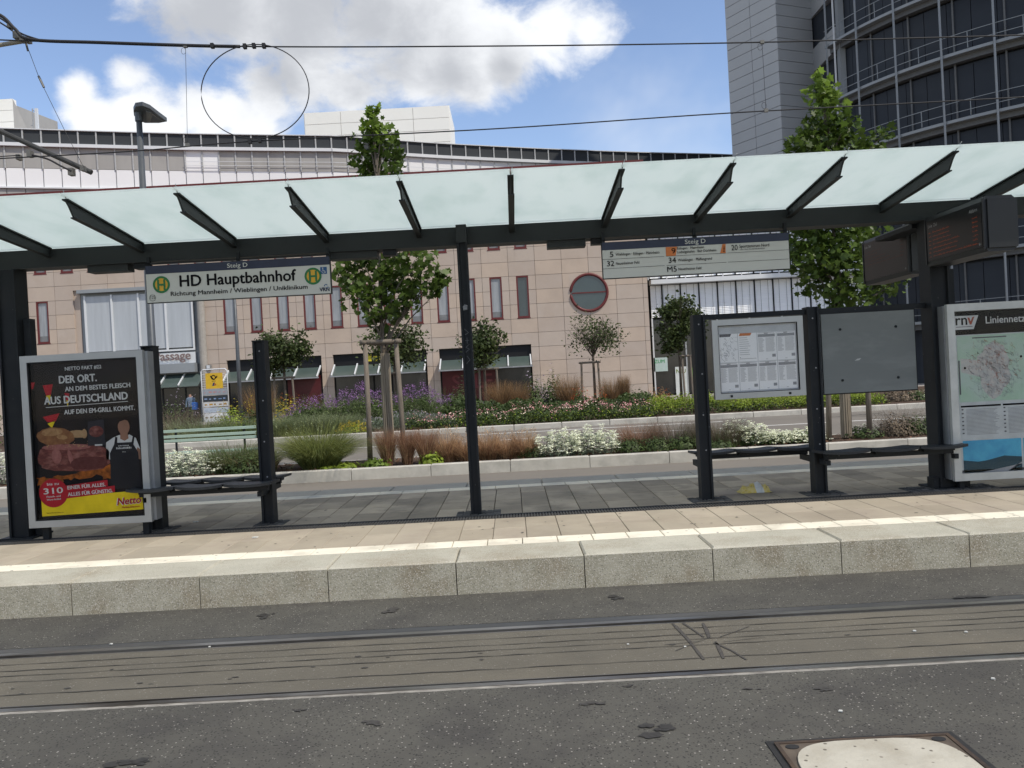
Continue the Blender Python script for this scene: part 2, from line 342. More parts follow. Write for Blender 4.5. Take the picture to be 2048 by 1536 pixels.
# tyre and drag marks crossing the track
for pa, pb, w in (((1345,1247),(1410,1320),.030), ((1365,1247),(1408,1275),.028), ((1405,1247),(1420,1276),.030), ((1430,1284),(1450,1318),.026), ((1430,1286),(1495,1320),.022), ((1440,1275),(1500,1254),.010), ((1330,1290),(1400,1283),.008), ((1350,1302),(1420,1275),.009), ((1445,1284),(1530,1275),.008)):
    a = gz(*pa); b = gz(*pb); mb = MB(); mb._add(*wavy([(a.x, a.y), (b.x, b.y)], w*.7, .0045, .008)); mb.build('skid_mark', mat('skid_dark', (.052,.048,.043), .8, col2=(.075,.068,.06), scale=18), track)
def stain_mb(px, py, rx, ry, z=.004):
    c = gz(px, py); mb = MB(); rj = random.Random(int(px*7+py)); nb = 1 if rx < .03 else 7
    for q in range(nb):
        ox, oy = (0, 0) if q == 0 else (rj.gauss(0, rx*.55), rj.gauss(0, ry*.6)); f = 1 if nb == 1 else rj.uniform(.2, .65); n = 26; ph_ = rj.uniform(0, 6)
        mb._add([(c.x+ox+rx*f*math.cos(2*math.pi*k/n)*(1+.35*math.sin(3*k+ph_)*rj.random()), c.y+oy+ry*f*math.sin(2*math.pi*k/n)*(1+.4*math.sin(5*k+ph_)*rj.random()), z+q*.0004) for k in range(n)], [tuple(range(n))])
    return mb
m_stain = mat('oil_stain', (.028,.027,.025), .7, col2=(.045,.042,.039), scale=40)
m_stain2 = mat('faint_stain', (.048,.045,.041), .8, col2=(.062,.058,.053), scale=40)
for px, py, rx, ry, mm in ((1325,1460,.085,.05,m_stain),(1182,1409,.045,.02,m_stain2),(1655,1380,.05,.025,m_stain2),(745,1447,.05,.035,m_stain2),(238,1527,.06,.03,m_stain),(285,1524,.05,.03,m_stain),(600,1421,.035,.015,m_stain2),(1500,1380,.03,.012,m_stain2),(1260,1374,.03,.012,m_stain2)):
    stain_mb(px, py, rx, ry).build('stain', mm, road)
for px, py, rx, ry, mm in ((532,1231,.06,.05,m_stain),(787,1222,.07,.07,m_stain2),(1228,1195,.06,.06,m_stain),(1930,1195,.12,.03,m_stain)):
    stain_mb(px, py, rx, ry).build('stain', mm, track)
for k_ in range(16):
    px = random.uniform(20, 2030); py = 1345 - (px*.054) + random.uniform(-30, 18) + 30
    stain_mb(px, py, random.uniform(.008,.022), random.uniform(.004,.012)).build('stain', m_stain2, track)
mb = MB()
for k_ in range(3):
    c = gz(random.uniform(100, 2000), random.uniform(1255, 1300)); mb.box(c.x-.006, c.x+.007, c.y-.005, c.y+.005, .004, .009)
for px, py in ((1829,1264),(1932,1266),(1986,1360),(222,1290),(1681,1425)):
    c = gz(px, py); mb.prism([(c.x-.010,c.y,.004),(c.x+.008,c.y-.008,.004),(c.x+.011,c.y+.006,.004),(c.x-.002,c.y+.010,.004)], (0,0,.006))
tag(mb.build('litter_scraps', mat('white_scrap', (.6,.6,.56), .8), kind='stuff'), 'tiny white scraps of litter scattered between the tram rails', 'litter', kind='stuff')

# manhole in the road, concrete filled lid in a steel frame
c0 = gz(1548, 1490); c1 = gz(1895, 1470); mhx0, mhx1 = c0.x, c1.x; mhy1 = (c0.y+c1.y)/2; mhy0 = mhy1-.80
mh = thing('manhole_cover', 'large rectangular manhole with pale concrete fill and rusty steel frame in the road', 'manhole', ((mhx0+mhx1)/2, (mhy0+mhy1)/2, 0))
MB().box(mhx0-.03, mhx1+.03, mhy0-.03, mhy1+.03, -.03, .004).build('tar_collar', m_tar, mh)
fr = MB(); t_ = .018
for b_ in ((mhx0, mhx1, mhy1-t_, mhy1), (mhx0, mhx1, mhy0, mhy0+t_), (mhx0, mhx0+t_, mhy0+t_, mhy1-t_), (mhx1-t_, mhx1, mhy0+t_, mhy1-t_)): fr.box(*b_, 0, .012)
fr.build('frame', mat('rusty_steel', (.11,.075,.05), .6, .4, col2=(.05,.04,.035), scale=12), mh)
MB().box(mhx0+t_, mhx1-t_, mhy0+t_, mhy1-t_, 0, .008).build('lid_plate', mat('brown_plate', (.15,.12,.09), .6, .3, col2=(.09,.07,.055), scale=9), mh)
cx, cy = (mhx0+mhx1)/2, (mhy0+mhy1)/2; hw, hh = (mhx1-mhx0)/2-.03, (mhy1-mhy0)/2-.03; pts = []
for k_ in range(40):
    a = 2*math.pi*k_/40; ca, sa = math.cos(a), math.sin(a); e = .55
    pts.append((cx+hw*math.copysign(abs(ca)**e, ca), cy+hh*math.copysign(abs(sa)**e, sa), .008))
MB().prism(pts, (0,0,.009)).build('concrete_fill', mat('pale_concrete', (.46,.435,.36), .85, col2=(.39,.365,.30), scale=5, bump=.5, speck=((.14,.125,.10), 45, .93), stain=(.33,.30,.235), sscale=3.5), mh)
for px_, py_ in ((cx-hw+.035, cy+hh-.02), (cx+hw-.035, cy+hh-.02)):
    MB().prism([(px_+.03*math.cos(a_*math.pi/6), py_+.022*math.sin(a_*math.pi/6), .008) for a_ in range(12)], (0,0,.003)).build('lift_hole', m_tar, mh)

# ------------------------------------------------------------------ platform
plat = struct('platform', (0, 9, 0))
MB().box(-60, 60, DK+.08, 11.55, -.05, HK-.035).build('platform_bed', m_joint, plat)
X0K = -3.5128
m_kerbf = mat('kerb_front', (.36,.34,.27), .9, col2=(.27,.255,.195), scale=6, bump=.35, bscale=60, speck=((.09,.085,.065), 110, .72, (.46,.43,.37)), stain=(.23,.195,.135), sscale=2.6)  # same stone for the front face, darker, browner and more stained than the top
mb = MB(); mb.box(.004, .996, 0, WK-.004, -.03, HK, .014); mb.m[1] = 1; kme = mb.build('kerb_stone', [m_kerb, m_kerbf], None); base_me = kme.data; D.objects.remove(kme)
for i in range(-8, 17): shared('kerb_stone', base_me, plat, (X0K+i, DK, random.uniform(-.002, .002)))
def piece(name, w, d, h, m_, b=.004):
    o = MB().box(0, w, 0, d, -h, 0, b).build(name, m_); me = o.data; D.objects.remove(o); return me
Y = DK+WK; sw = .30
tm = piece('tactile_tile', sw-.006, .245, .06, m_tact)
for i in range(-24, 24): shared('tactile_tile', tm, plat, (i*sw+.02, Y+.003, HK+random.uniform(-.001, .001)))
MB().box(-60, -24*sw, Y, Y+.25, .1, HK-.004).build('far_paving', m_tact, plat); MB().box(24*sw, 60, Y, Y+.25, .1, HK-.004).build('far_paving', m_tact, plat)
Y += .25; YD = 8.44
be = [piece('beige_slab', sw-.004, (YD-Y)/2-.004, .06, m_) for m_ in (m_beige, m_beige2)]
for r_ in range(2):
    for i in range(-23, 23): shared('beige_slab', random.choice(be), plat, (i*sw+.06+.15*r_*0, Y+r_*(YD-Y)/2+.003, HK+random.uniform(-.0015, .0015)))
MB().box(-60, -23*sw+.05, Y, YD, .1, HK-.004).build('far_paving', m_beige, plat); MB().box(23*sw+.06, 60, Y, YD, .1, HK-.004).build('far_paving', m_beige, plat)
# drain channel with cast grating
MB().box(-60, 60, YD, 8.70, .1, HK-.03).build('drain_bed', m_void, plat)
gr = MB(); gr.box(-12, 12, YD, YD+.02, HK-.04, HK+.003); gr.box(-12, 12, 8.68, 8.70, HK-.04, HK+.003); gr.box(-12, 12, YD+.11, YD+.13, HK-.04, HK)
for i in range(-300, 301): gr.box(i*.03, i*.03+.017, YD+.02, 8.68, HK-.035, HK-.001)
gr.build('drain_grating', mat('cast_iron', (.055,.053,.05), .7, .2), plat, kind='stuff')
YB0, YB1 = 8.70, 10.76; rows = 4; dr = (YB1-YB0)/rows
sl_me = [[piece('grey_slab', sw-.007, dr-.007, .06, m_) for m_ in m_slab]]
for r_ in range(rows):
    for i in range(-24, 25): shared('grey_slab', random.choice(sl_me[0]), plat, (i*sw+.04+(.15 if r_ % 2 else 0)*.0, YB0+r_*dr+.003, HK+random.uniform(-.002, .002)))
MB().box(-60, -24*sw, YB0, YB1, .1, HK-.004).build('far_paving', m_slab[1], plat); MB().box(25*sw+.04, 60, YB0, YB1, .1, HK-.004).build('far_paving', m_slab[1], plat)
tm2 = piece('back_tactile_tile', sw-.006, .25, .06, mat('white_paver_back', (.82,.72,.54), .8, col2=(.74,.65,.49), scale=4, stain=(.4,.38,.33)))
for i in range(-26, 27): shared('back_tactile_tile', tm2, plat, (i*sw+.02, YB1+.003, HK+.001))
kb = piece('back_kerb_stone', .992, .54, .3, m_kerb3, .012)
for i in range(-9, 10): shared('back_kerb_stone', kb, plat, (i+.33, YB1+.26, HK))
MB().box(-60, 60, 11.5, 14.86, -.05, .004).build('back_road', m_asph_far, kind='structure')
# cobbled patches round the post bases
m_cob = mat('cobble', (.06,.058,.053), .85, col2=(.09,.085,.078), scale=12, bump=.5, island=.4)
def cobbles(cx, cy, w, d):
    mb = MB(); nx = int(w/.075); ny = int(d/.075)
    mb.box(cx-w/2, cx+w/2, cy-d/2, cy+d/2, HK-.01, HK+.0045)
    for i in range(nx):
        for j in range(ny):
            x = cx-w/2+(i+.5)*w/nx; y = cy-d/2+(j+.5)*d/ny; r_ = .032+random.uniform(-.004, .004)
            mb.box(x-r_, x+r_, y-r_, y+r_, HK+.001, HK+.012+random.uniform(-.002, .003), .006)
    mb.build('cobbles', m_cob, plat, kind='stuff')

# near planter
PY0, PY1 = 14.86, 17.0
plan = struct('planter_bed', (0, 16, 0))
MB().box(-60, 60, PY0+.12, PY1-.1, -.05, .17).build('soil', m_soil, plan)
kp = piece('planter_kerb_stone', .99, .15, .26, m_kerb2, .015); kp3 = piece('planter_kerb_stone', 1.39, .15, .26, m_kerb2, .015)
x = -14.1
while x < 14: shared('planter_kerb_stone', kp3, plan, (x, PY0, .21+random.uniform(-.004, .004))); x += 1.4
x = -14.4
while x < 14: shared('planter_kerb_stone', kp3, plan, (x, PY1-.12, .17)); x += 1.4
# street
MB().box(-200, 200, PY1, 26.45, -.05, .004).build('street', m_asph_far, kind='structure')
st = [o for o in COL.objects if o.name == 'street'][0]
m_line = mat('road_paint', (.62,.61,.57), .7, col2=(.5,.49,.46), scale=8)
xl = -15.0
while xl < 20:
    MB().box(xl, xl+3.0, 22.45, 22.58, .005, .012).build('lane_marking', m_line, st); xl += 3.4
MB().box(-1.2, 6.2, 25.1, 25.24, .005, .012).build('edge_marking', m_line, st)
for a_, b_ in (((9.2,24.5),(12.2,23.6)),((10.2,25.0),(11.4,22.6)),((8.6,24.2),(11.0,25.2))):
    mb = MB(); mb._add(*wavy([a_, b_], .06, .009, .03)); mb.build('crack_seal', m_tar, st)
# far bed
fb = struct('flower_bed', (0, 32, 0))
MB().box(-60, 60, 26.6, 41.5, -.05, .13).build('soil', m_soil, fb)
kf = piece('bed_kerb_stone', 1.48, .18, .25, m_kerb2, .02)
x = -27.0
while x < 27: shared('bed_kerb_stone', kf, fb, (x, 26.45, .17)); x += 1.5
MB().box(-200, 200, 41.5, 80, -.05, .006).build('plaza', mat('plaza_paving', (.30,.28,.26), .85, col2=(.25,.235,.22), scale=1), kind='structure')

# ================================================================== SHELTER
PYC = 8.90; ZT = HK
def post_box(mb, cx, w, y0, y1, z0, z1):   # I-section post seen from the side: two flanges and a web
    mb.box(cx-w/2, cx-w/2+.022, y0, y1, z0, z1); mb.box(cx+w/2-.022, cx+w/2, y0, y1, z0, z1); mb.box(cx-w/2+.022, cx+w/2-.022, y0+.03, y1-.03, z0, z1)
sh = thing('tram_shelter', 'long anthracite steel tram stop shelter with frosted glass canopy on slanted ribs', 'shelter', (0, PYC, HK))
ZB0 = at(925, 491, PYC).z; ZB1 = at(925, 456, PYC).z
MB().box(-11.5, 11.5, PYC-.07, PYC+.07, ZB0, ZB1).build('beam', m_beam, sh)
bf = MB(); bf.box(-11.5, 11.5, PYC-.11, PYC+.11, ZB0-.012, ZB0-.0005); bf.build('beam_flange', m_beam, sh)
xc = at(939, 740, PYC).x
def shelter_post(cx, w, y0, y1, ztop):
    mb = MB(); post_box(mb, cx, w, y0, y1, HK, ztop); p = mb.build('post', m_dark, sh)
    return p
pc = shelter_post(xc, .108, PYC-.20, PYC-.08, ZB1-.005)
MB().box(xc-.054, xc+.054, PYC-.21, PYC-.201, ZB0, ZB1).build('cover_plate', m_beam, pc)
cobbles(xc+.02, PYC-.09, .46, .30)
# graffiti tag and sticker on the centre post
gt = MB()
for a_, b_ in (((-.02,0),(.02,.03)),((.02,.03),(-.015,.05)),((-.015,.05),(.02,.08)),((0,.09),(0,.15)),((-.02,.12),(.022,.12)),((-.02,.18),(.02,.2)),((.02,.2),(-.02,.24)),((-.01,-.04),(.02,-.08)),((.02,-.08),(-.02,-.12))):
    zz = at(942, 705, PYC).z; gt.beam((xc+a_[0], PYC-.1715, zz+a_[1]), (xc+b_[0], PYC-.1715, zz+b_[1]), .004, .004)
gt.build('scribble', mat('chalk_scribble', (.16,.17,.18), .7), pc)
sz = at(937, 617, PYC); MB().flat([(xc-.02,sz.z-.03),(xc+.018,sz.z-.026),(xc+.024,sz.z+.02),(xc-.005,sz.z+.03),(xc-.024,sz.z+.01)], PYC-.172).build('sticker', mat('torn_sticker', (.35,.36,.37), .6, col2=(.08,.08,.09), scale=60), pc)
xl_, xr_ = at(25, 800, 8.75).x, at(1876, 750, PYC).x
for cx_ in (xl_-.02, xr_):
    mb = MB(); post_box(mb, cx_, .20, PYC-.14, PYC+.10, HK, ZB0-.013); mb.build('post', m_dark, sh)
    MB().box(cx_+.12, cx_+.19, PYC-.05, PYC+.05, HK, 2.55).build('downpipe', m_dark, sh)
    MB().box(cx_-.17, cx_+.17, PYC-.2, PYC+.2, HK+.002, HK+.02).build('base_plate', m_dark, sh)
cobbles(xr_, PYC-.1, .9, .34)
MB().box(xr_-.16, xr_+.22, PYC-.12, PYC+.02, HK+.02, HK+.12).build('foot_bracket', m_dark, sh)
# ribs: front wing rises towards the viewer, rear wing rises away
YF = 7.33; rz_b = ZB1+.005; rise = .20; dx = None
ribx = [at(px, py, YF).x for px, py in ((130,402),(355,390),(572,377),(793,363),(1015,351),(1237,341),(1462,328),(1685,318),(1912,303))]
step = (ribx[-1]-ribx[0])/8; ribx = [ribx[0]+step*i for i in range(-6, 15)]
zf = at(1015, 352, YF).z
def rib_pts(x, y0, y1, sgn):
    # tapered fin: deep at the beam, thin nose at the free end
    return [(x, y0, ZB0+.10), (x, y0, ZB1), (x, y1, zf), (x, y1+sgn*.06, zf-.05), (x, y1+sgn*.13, zf-.13)]
for x in ribx:
    for y0, y1, sgn in ((PYC-.07, YF, 1), (PYC+.07, 2*PYC-YF, -1)):
        mb = MB(); mb.prism([(p[0]-.008, p[1], p[2]) for p in rib_pts(x, y0, y1, sgn)], (.016, 0, 0))
        y0b, zb = y0, ZB1
        mb.beam((x, y0, ZB1+.004), (x, y1, zf+.004), .055, .012, (0,0,1))
        p_ = rib_pts(x, y0, y1, sgn); mb.beam((x, y0, ZB0+.10), (x, y1+sgn*.13, zf-.13), .055, .01, (0,0,1))
        mb.build('rib', m_beam, sh)
        if sgn > 0:
            MB().tube([(x, YF+.03, zf), (x+.02, YF-.06, zf+.07)], .004, 5).build('drip_rod', m_alu2, sh)
YG = 7.26; slope = (zf-ZB1)/(PYC-YF)
for i in range(len(ribx)-1):
    for sgn in (1, -1):
        xa, xb = ribx[i]+.004, ribx[i+1]-.004; ya = PYC-sgn*.02; yb = PYC-sgn*(PYC-YG)
        za = ZB1+.024; zb = za+slope*(PYC-YG)
        mb = MB(); mb.prism([(xa,ya,za),(xb,ya,za),(xb,yb,zb),(xa,yb,zb)], (0,0,.014)); mb.build('glass_pane', m_glassroof, sh)
# light fittings and loudspeaker boxes below the beam
for px, py, w in ((222,531,.42),(1132,488,.40),(708,504,.5)):
    p = at(px, py, PYC); mb = MB(); mb.box(p.x-w/2, p.x+w/2, PYC-.08, PYC+.08, ZB0-.085, ZB0-.013); mb.build('light_fitting', m_beam, sh)
    MB().box(p.x+w/2+.06, p.x+w/2+.20, PYC-.07, PYC+.05, ZB0-.07, ZB0-.013).build('junction_box', m_dark, sh)

# ------------------------------------------------------------------ seating frames
m_seat = mat('seat_mesh', (.016,.018,.020), .5, col2=(.022,.024,.026), scale=30, bump=.4, bscale=200)
def seat_mb():
    mb = MB(); n = 8; w, d = .45, .40; vs = []; fs = []
    for j in (0, 1):
        for i in range(n+1):
            x = -w/2 + w*i/n; t_ = (i/n-.5)*2; z = .006+.016*t_*t_
            ins = .03*abs(t_)**4
            for y in (-d/2+ins, d/2-ins): vs.append((x, y, z + (0 if j == 0 else .026)))
    m_ = 2*(n+1)
    for i in range(n):
        a = 2*i
        fs.append((a, a+1, a+3, a+2)); fs.append((m_+a, m_+a+2, m_+a+3, m_+a+1)); fs.append((a, a+2, m_+a+2, m_+a)); fs.append((a+1, m_+a+1, m_+a+3, a+3))
    fs.append((0, m_, m_+1, 1)); e = 2*n; fs.append((e, e+1, m_+e+1, m_+e)); mb._add(vs, fs); return mb
seat_me = seat_mb().build('seat', m_seat).data; D.objects.remove([o for o in COL.objects if o.name == 'seat'][0])
def seat_row(root, xa, xb, y, z, n=3, white=True):
    MB().box(xa+.08, xb-.08, y-.03, y+.03, z-.045, z-.001).build('seat_rail', m_dark, root)
    w = (xb-xa)/n
    for i in range(n):
        cx = xa+w*(i+.5); o = D.objects.new('seat', seat_me); COL.objects.link(o); o.parent = root; o.location = Vector((cx, y, z+.004))-root.location; o.scale = (w*.97/.45, 1, 1)
        o.rotation_euler = (math.radians(-2), 0, 0)
        MB().box(cx-.16, cx+.16, y-.06, y+.06, z-.012, z+.014).build('seat_bracket', m_dark, root)
        if i: MB().box(xa+w*i-.02, xa+w*i+.02, y+.0, y+.09, z+.022, z+.026).build('edge_clip', m_alu, root)
zs = HK+.43
b1 = thing('bench', 'dark double bench with six curved seats beside the poster case', 'bench', (at(425,985,8.85).x, 8.85, HK))
xa1 = at(310, 900, PYC).x; xb1 = at(532, 900, PYC).x
for x_, py in ((xa1, 694), (xb1, 683)):
    zt = at(0, 0, 1).z; zt = at(304 if x_ == xa1 else 527, py, PYC).z
    mb = MB(); post_box(mb, x_, .125, PYC-.07, PYC+.09, HK, zt); mb.box(x_-.066, x_+.066, PYC-.075, PYC+.095, zt, zt+.012); mb.build('post', m_dark, b1)
    mb = MB(); mb.box(x_-.02, x_+.02, PYC-.32, PYC+.42, zs-.10, zs-.05); mb.build('cross_arm', m_dark, b1)
    cobbles(x_+.02, PYC, .32, .3)
xs0 = at(265, 985, 8.62).x; xs1 = at(553, 975, 8.62).x
seat_row(b1, xs0, xs1, 8.62, zs); seat_row(b1, at(335,970,9.2).x, at(577,965,9.2).x, 9.2, zs)
b2 = thing('bench', 'dark bench row of three seats behind the timetable case', 'bench', (at(1500,905,9.3).x, 9.3, HK))
xp1 = at(1406, 850, PYC).x; xp2 = at(1633, 850, PYC).x
seat_row(b2, at(1381,908,9.3).x, at(1628,900,9.3).x, 9.3, zs)
MB().box(xp1-.02, xp1+.02, PYC+.1, 9.42, zs-.11, zs-.05).build('cross_arm', m_dark, b2)
MB().box(xp2-.02, xp2+.02, PYC+.1, 9.42, zs-.11, zs-.05).build('cross_arm', m_dark, b2)
b3 = thing('bench', 'dark bench row of three seats in front of the blank grey panel', 'bench', (at(1775,905,8.66).x, 8.66, HK))
seat_row(b3, at(1634,915,8.66).x, at(1921,900,8.66).x, 8.66, zs+.0)
MB().box(xp2-.02, xp2+.02, 8.6, PYC-.08, zs-.10, zs-.05).build('cross_arm', m_dark, b3)
MB().box(xr_-.02, xr_+.02, 8.6, PYC-.15, zs-.10, zs-.05).build('cross_arm', m_dark, b3)
# frame with notice cases
nf = thing('notice_frame', 'anthracite post frame carrying the timetable case and the blank grey panel', 'post frame', ((xp1+xp2)/2, PYC, HK))
zt = at(1399, 630, PYC).z
for x_ in (xp1, xp2):
    mb = MB(); post_box(mb, x_, .125, PYC-.07, PYC+.09, HK, zt if x_ == xp1 else zt+.02); mb.build('post', m_dark, nf); 
    cobbles(x_+.03, PYC, .42, .3)
MB().box(xp1+.07, xp2-.07, PYC-.03, PYC+.03, zt-.055, zt-.002).build('top_rail', m_dark, nf)
MB().box(xp2+.07, xr_-.11, PYC-.03, PYC+.03, zt-.055, zt-.002).build('top_rail', m_dark, nf)
def frame_mb(x0, x1, z0, z1, y0, y1, t):
    mb = MB(); mb.box(x0, x1, y0, y1, z1-t, z1); mb.box(x0, x1, y0, y1, z0, z0+t); mb.box(x0, x0+t, y0, y1, z0+t, z1-t); mb.box(x1-t, x1, y0, y1, z0+t, z1-t); return mb
YN = PYC-.075
a = at(1423, 641, YN); b = at(1617, 791, YN); x0, x1, z1_, z0_ = a.x, b.x-.02, a.z-.0, b.z+.045
z0_ = at(1430, 800, YN).z; z1_ = at(1420, 641, YN).z
tt = thing('timetable_case', 'aluminium framed timetable case with printed sheets between two dark posts', 'notice board', ((x0+x1)/2, YN, z0_))
frame_mb(x0, x1, z0_, z1_, YN, YN+.07, .06).build('frame', m_alu, tt)
MB().box(x0+.03, x1-.03, YN+.03, YN+.06, z0_+.03, z1_-.03).build('back_panel', mat('case_back', (.50,.52,.53), .6), tt)
frame_mb(x0+.06, x1-.06, z0_+.06, z1_-.06, YN+.004, YN+.02, .006).build('seal', m_void, tt)
for xx in (x0+.17, x1-.17): MB().box(xx-.012, xx+.012, YN-.006, YN, z0_+.018, z0_+.042).build('lock', m_dark, tt)
m_paper = mat('paper', (.78,.79,.78), .6, col2=(.72,.73,.73), scale=2); m_ink = mat('print_grey', (.12,.12,.13), .7); m_inkl = mat('print_light', (.30,.31,.32), .7)
m_orange = mat('orange_print', (.60,.19,.06), .6); m_black = mat('black_print', (.010,.010,.012), .6, spec=.06)
ww = x1-x0-.14; sx0 = x0+.07; top = z1_-.15; hh_ = (top-(z0_+.075))/2; cw = ww/4
ypl = YN+.028
for r_ in range(2):
    for c_ in range(4):
        X = sx0+c_*cw; Z1 = top-r_*hh_; Z0 = Z1-hh_+.006
        mb = MB(); mb.cur = 0; mb.rect(X, X+cw-.006, Z0, Z1, ypl)
        mb.cur = 1
        if r_ == 0 and c_ == 0:
            mb.flat([(X+.01,Z1-.03),(X+.12,Z1-.03),(X+.135,Z1),(X+.01,Z1)], ypl-.001)
            mb.cur = 2; rj = random.Random(3)
            for q in range(26):
                xa_, za_ = X+rj.uniform(.01, cw-.03), rj.uniform(Z0+.03, Z1-.05); pp = [(xa_, za_)]
                for _ in range(5): pp.append((min(max(pp[-1][0]+rj.uniform(-.03,.03), X+.005), X+cw-.012), min(max(pp[-1][1]+rj.uniform(-.03,.03), Z0+.01), Z1-.04)))
                for p_, q_ in zip(pp[:-1], pp[1:]):
                    mb.flat([p_, q_, (q_[0]+.002, q_[1]+.002), (p_[0]+.002, p_[1]+.002)], ypl-.001)
        elif r_ == 0 and c_ == 1:
            mb.cur = 3; mb.flat([(X+.01,Z1-.028),(X+.13,Z1-.028),(X+.145,Z1),(X+.022,Z1)], ypl-.001); mb.cur = 2
            for q in range(9): mb.rect(X+.012, X+.012+random.uniform(.05,.12), Z1-.05-q*.022, Z1-.046-q*.022, ypl-.001)
            mb.cur = 1; mb.rect(X+.01, X+cw-.02, Z0+.028, Z0+.031, ypl-.001); mb.rect(X+.012, X+.02, Z0+.04, Z0+.046, ypl-.001)
        else:
            mb.rect(X+.008, X+cw-.02, Z1-.008, Z1-.005, ypl-.001); mb.rect(X+cw*.35, X+cw*.55, Z1-.016, Z1-.010, ypl-.001)
            mb.cur = 2; mb.rect(X+.006, X+cw-.018, Z1-.05, Z1-.02, ypl-.0008)
            for q in range(17):
                zz = Z1-.062-q*.0088
                mb.rect(X+.008, X+.008+random.uniform(.04,.065), zz, zz+.003, ypl-.001); mb.rect(X+.085, X+cw-.018-random.uniform(0,.015), zz, zz+.003, ypl-.001)
            mb.rect(X+cw-.055, X+cw-.018, Z0+.035, Z0+.065, ypl-.0012); mb.rect(X+cw*.4, X+cw*.5, Z0+.014, Z0+.018, ypl-.001)
        mb.build('timetable_sheet', [m_paper, m_ink, m_inkl, m_orange], tt)
mat_gl = mat('case_glass', (.8,.85,.85), .05)
g_ = mat_gl.node_tree; bb = g_.nodes['Principled BSDF']; tr_ = g_.nodes.new('ShaderNodeBsdfTransparent'); gl_ = g_.nodes.new('ShaderNodeBsdfGlossy'); gl_.inputs['Roughness'].default_value = .03
lw = g_.nodes.new('ShaderNodeFresnel'); lw.inputs[0].default_value = 1.16; ms_ = g_.nodes.new('ShaderNodeMixShader'); g_.links.new(lw.outputs[0], ms_.inputs[0]); g_.links.new(tr_.outputs[0], ms_.inputs[1]); g_.links.new(gl_.outputs[0], ms_.inputs[2]); g_.links.new(ms_.outputs[0], g_.nodes['Material Output'].inputs[0])
MB().box(x0+.058, x1-.058, YN+.010, YN+.014, z0_+.058, z1_-.058).build('glass', mat_gl, tt)
# blank panel
YQ = PYC-.05
p0 = at(1650, 788, YQ); p1 = at(1831, 622, YQ)
bp = thing('blank_notice_panel', 'blank grey back of a notice case between the middle post and the big right post', 'notice board', ((p0.x+p1.x)/2, YQ, p0.z))
xq0 = at(1645, 705, YQ).x; xq1 = at(1831, 700, YQ).x; zq0 = p0.z; zq1 = at(1643, 629, YQ).z
MB().box(xq0, xq1, YQ, YQ+.05, zq0, zq1).build('panel', mat('grey_panel_back', (.15,.163,.16), .5, col2=(.135,.147,.145), scale=1.5, stain=(.18,.195,.19), sscale=2.2, stretch=(1,1,3)), bp)
frame_mb(xq0-.012, xq1+.012, zq0-.012, zq1+.012, YQ+.01, YQ+.06, .012).build('edge_trim', m_void, bp)
MB().box(xq0-.03, xq0-.013, YQ-.0, YQ+.05, zq0+.0, zq1).build('hinge_strip', m_alu, bp)
for fx, fz in ((.2,.80),(.8,.80),(.2,.16),(.8,.16)):
    MB().tube([(xq0+(xq1-xq0)*fx, YQ-.006, zq0+(zq1-zq0)*fz), (xq0+(xq1-xq0)*fx, YQ, zq0+(zq1-zq0)*fz)], .014, 10).build('bolt', m_dark, bp)
MB().flat([(xq0+.33,zq0+.33),(xq0+.38,zq0+.335),(xq0+.40,zq0+.355),(xq0+.36,zq0+.35)], YQ-.001).build('scratch', m_alu, bp)

bolt_me = MB().tube([(0,-.004,0),(0,0,0)], .008, 8).build('bolt', m_alu2).data; D.objects.remove([o for o in COL.objects if o.data == bolt_me][0])
for root, xs_, tops_ in ((b1, (xa1, xb1), (at(304,694,PYC).z, at(527,683,PYC).z)), (nf, (xp1, xp2), (zt, zt))):
    for x_, t_ in zip(xs_, tops_):
        for dz, ddx in ((.10,.0),(.62,.01),(1.05,.0),(1.42,.01)): shared('bolt', bolt_me, root, (x_+ddx, PYC-.04, t_-dz))
mb = MB(); rj = random.Random(31)
for q in range(150):
    x_, y_ = rj.uniform(-6, 6.5), rj.choice((rj.uniform(7.45, 8.4), rj.uniform(8.8, 10.6))); r_ = rj.uniform(.006, .016)
    mb._add([(x_+r_*math.cos(k_)*rj.uniform(.7,1.2), y_+r_*math.sin(k_)*rj.uniform(.7,1.2), HK+.0032+rj.random()*.0006) for k_ in (0,.9,1.8,2.7,3.6,4.5,5.4)], [tuple(range(7))])
mb.build('gum_spots', mat('gum_grey', (.12,.11,.095), .8), plat, kind='stuff')
# ------------------------------------------------------------------ poster case (left)
YP = 8.58
A = at(42, 712, YP); B = at(289, 700, YP); Cc = at(55, 1057, YP)
px0 = at(48, 880, YP).x; px1 = at(294, 872, YP).x; pz1 = (at(42,712,YP).z+at(289,700,YP).z)/2; pz0 = (at(55,1057,YP).z+at(300,1044,YP).z)/2
pc_ = thing('poster_case', 'advertising poster case with grill meat poster in grey frame on short feet', 'poster case', ((px0+px1)/2, YP+.08, HK))
frame_mb(px0, px1, pz0, pz1, YP, YP+.05, .068).build('frame', m_alu, pc_)
MB().box(px0+.012, px1+.03, YP+.052, YP+.19, pz0+.012, pz1-.012).build('housing', m_alu2, pc_)
frame_mb(px0+.068, px1-.068, pz0+.068, pz1-.068, YP+.008, YP+.051, .012).build('inner_trim', m_void, pc_)
for x_ in (px0+.12, px1-.10): MB().box(x_-.03, x_+.03, YP+.08, YP+.14, HK, pz0+.02).build('foot', m_dark, pc_)
bx0, bx1, bz0, bz1 = px0+.08, px1-.08, pz0+.08, pz1-.08; pw, ph = bx1-bx0, bz1-bz0
def U(u, v): return (bx0+u*pw, bz0+v*ph)       # poster coordinates
yp = YP+.049
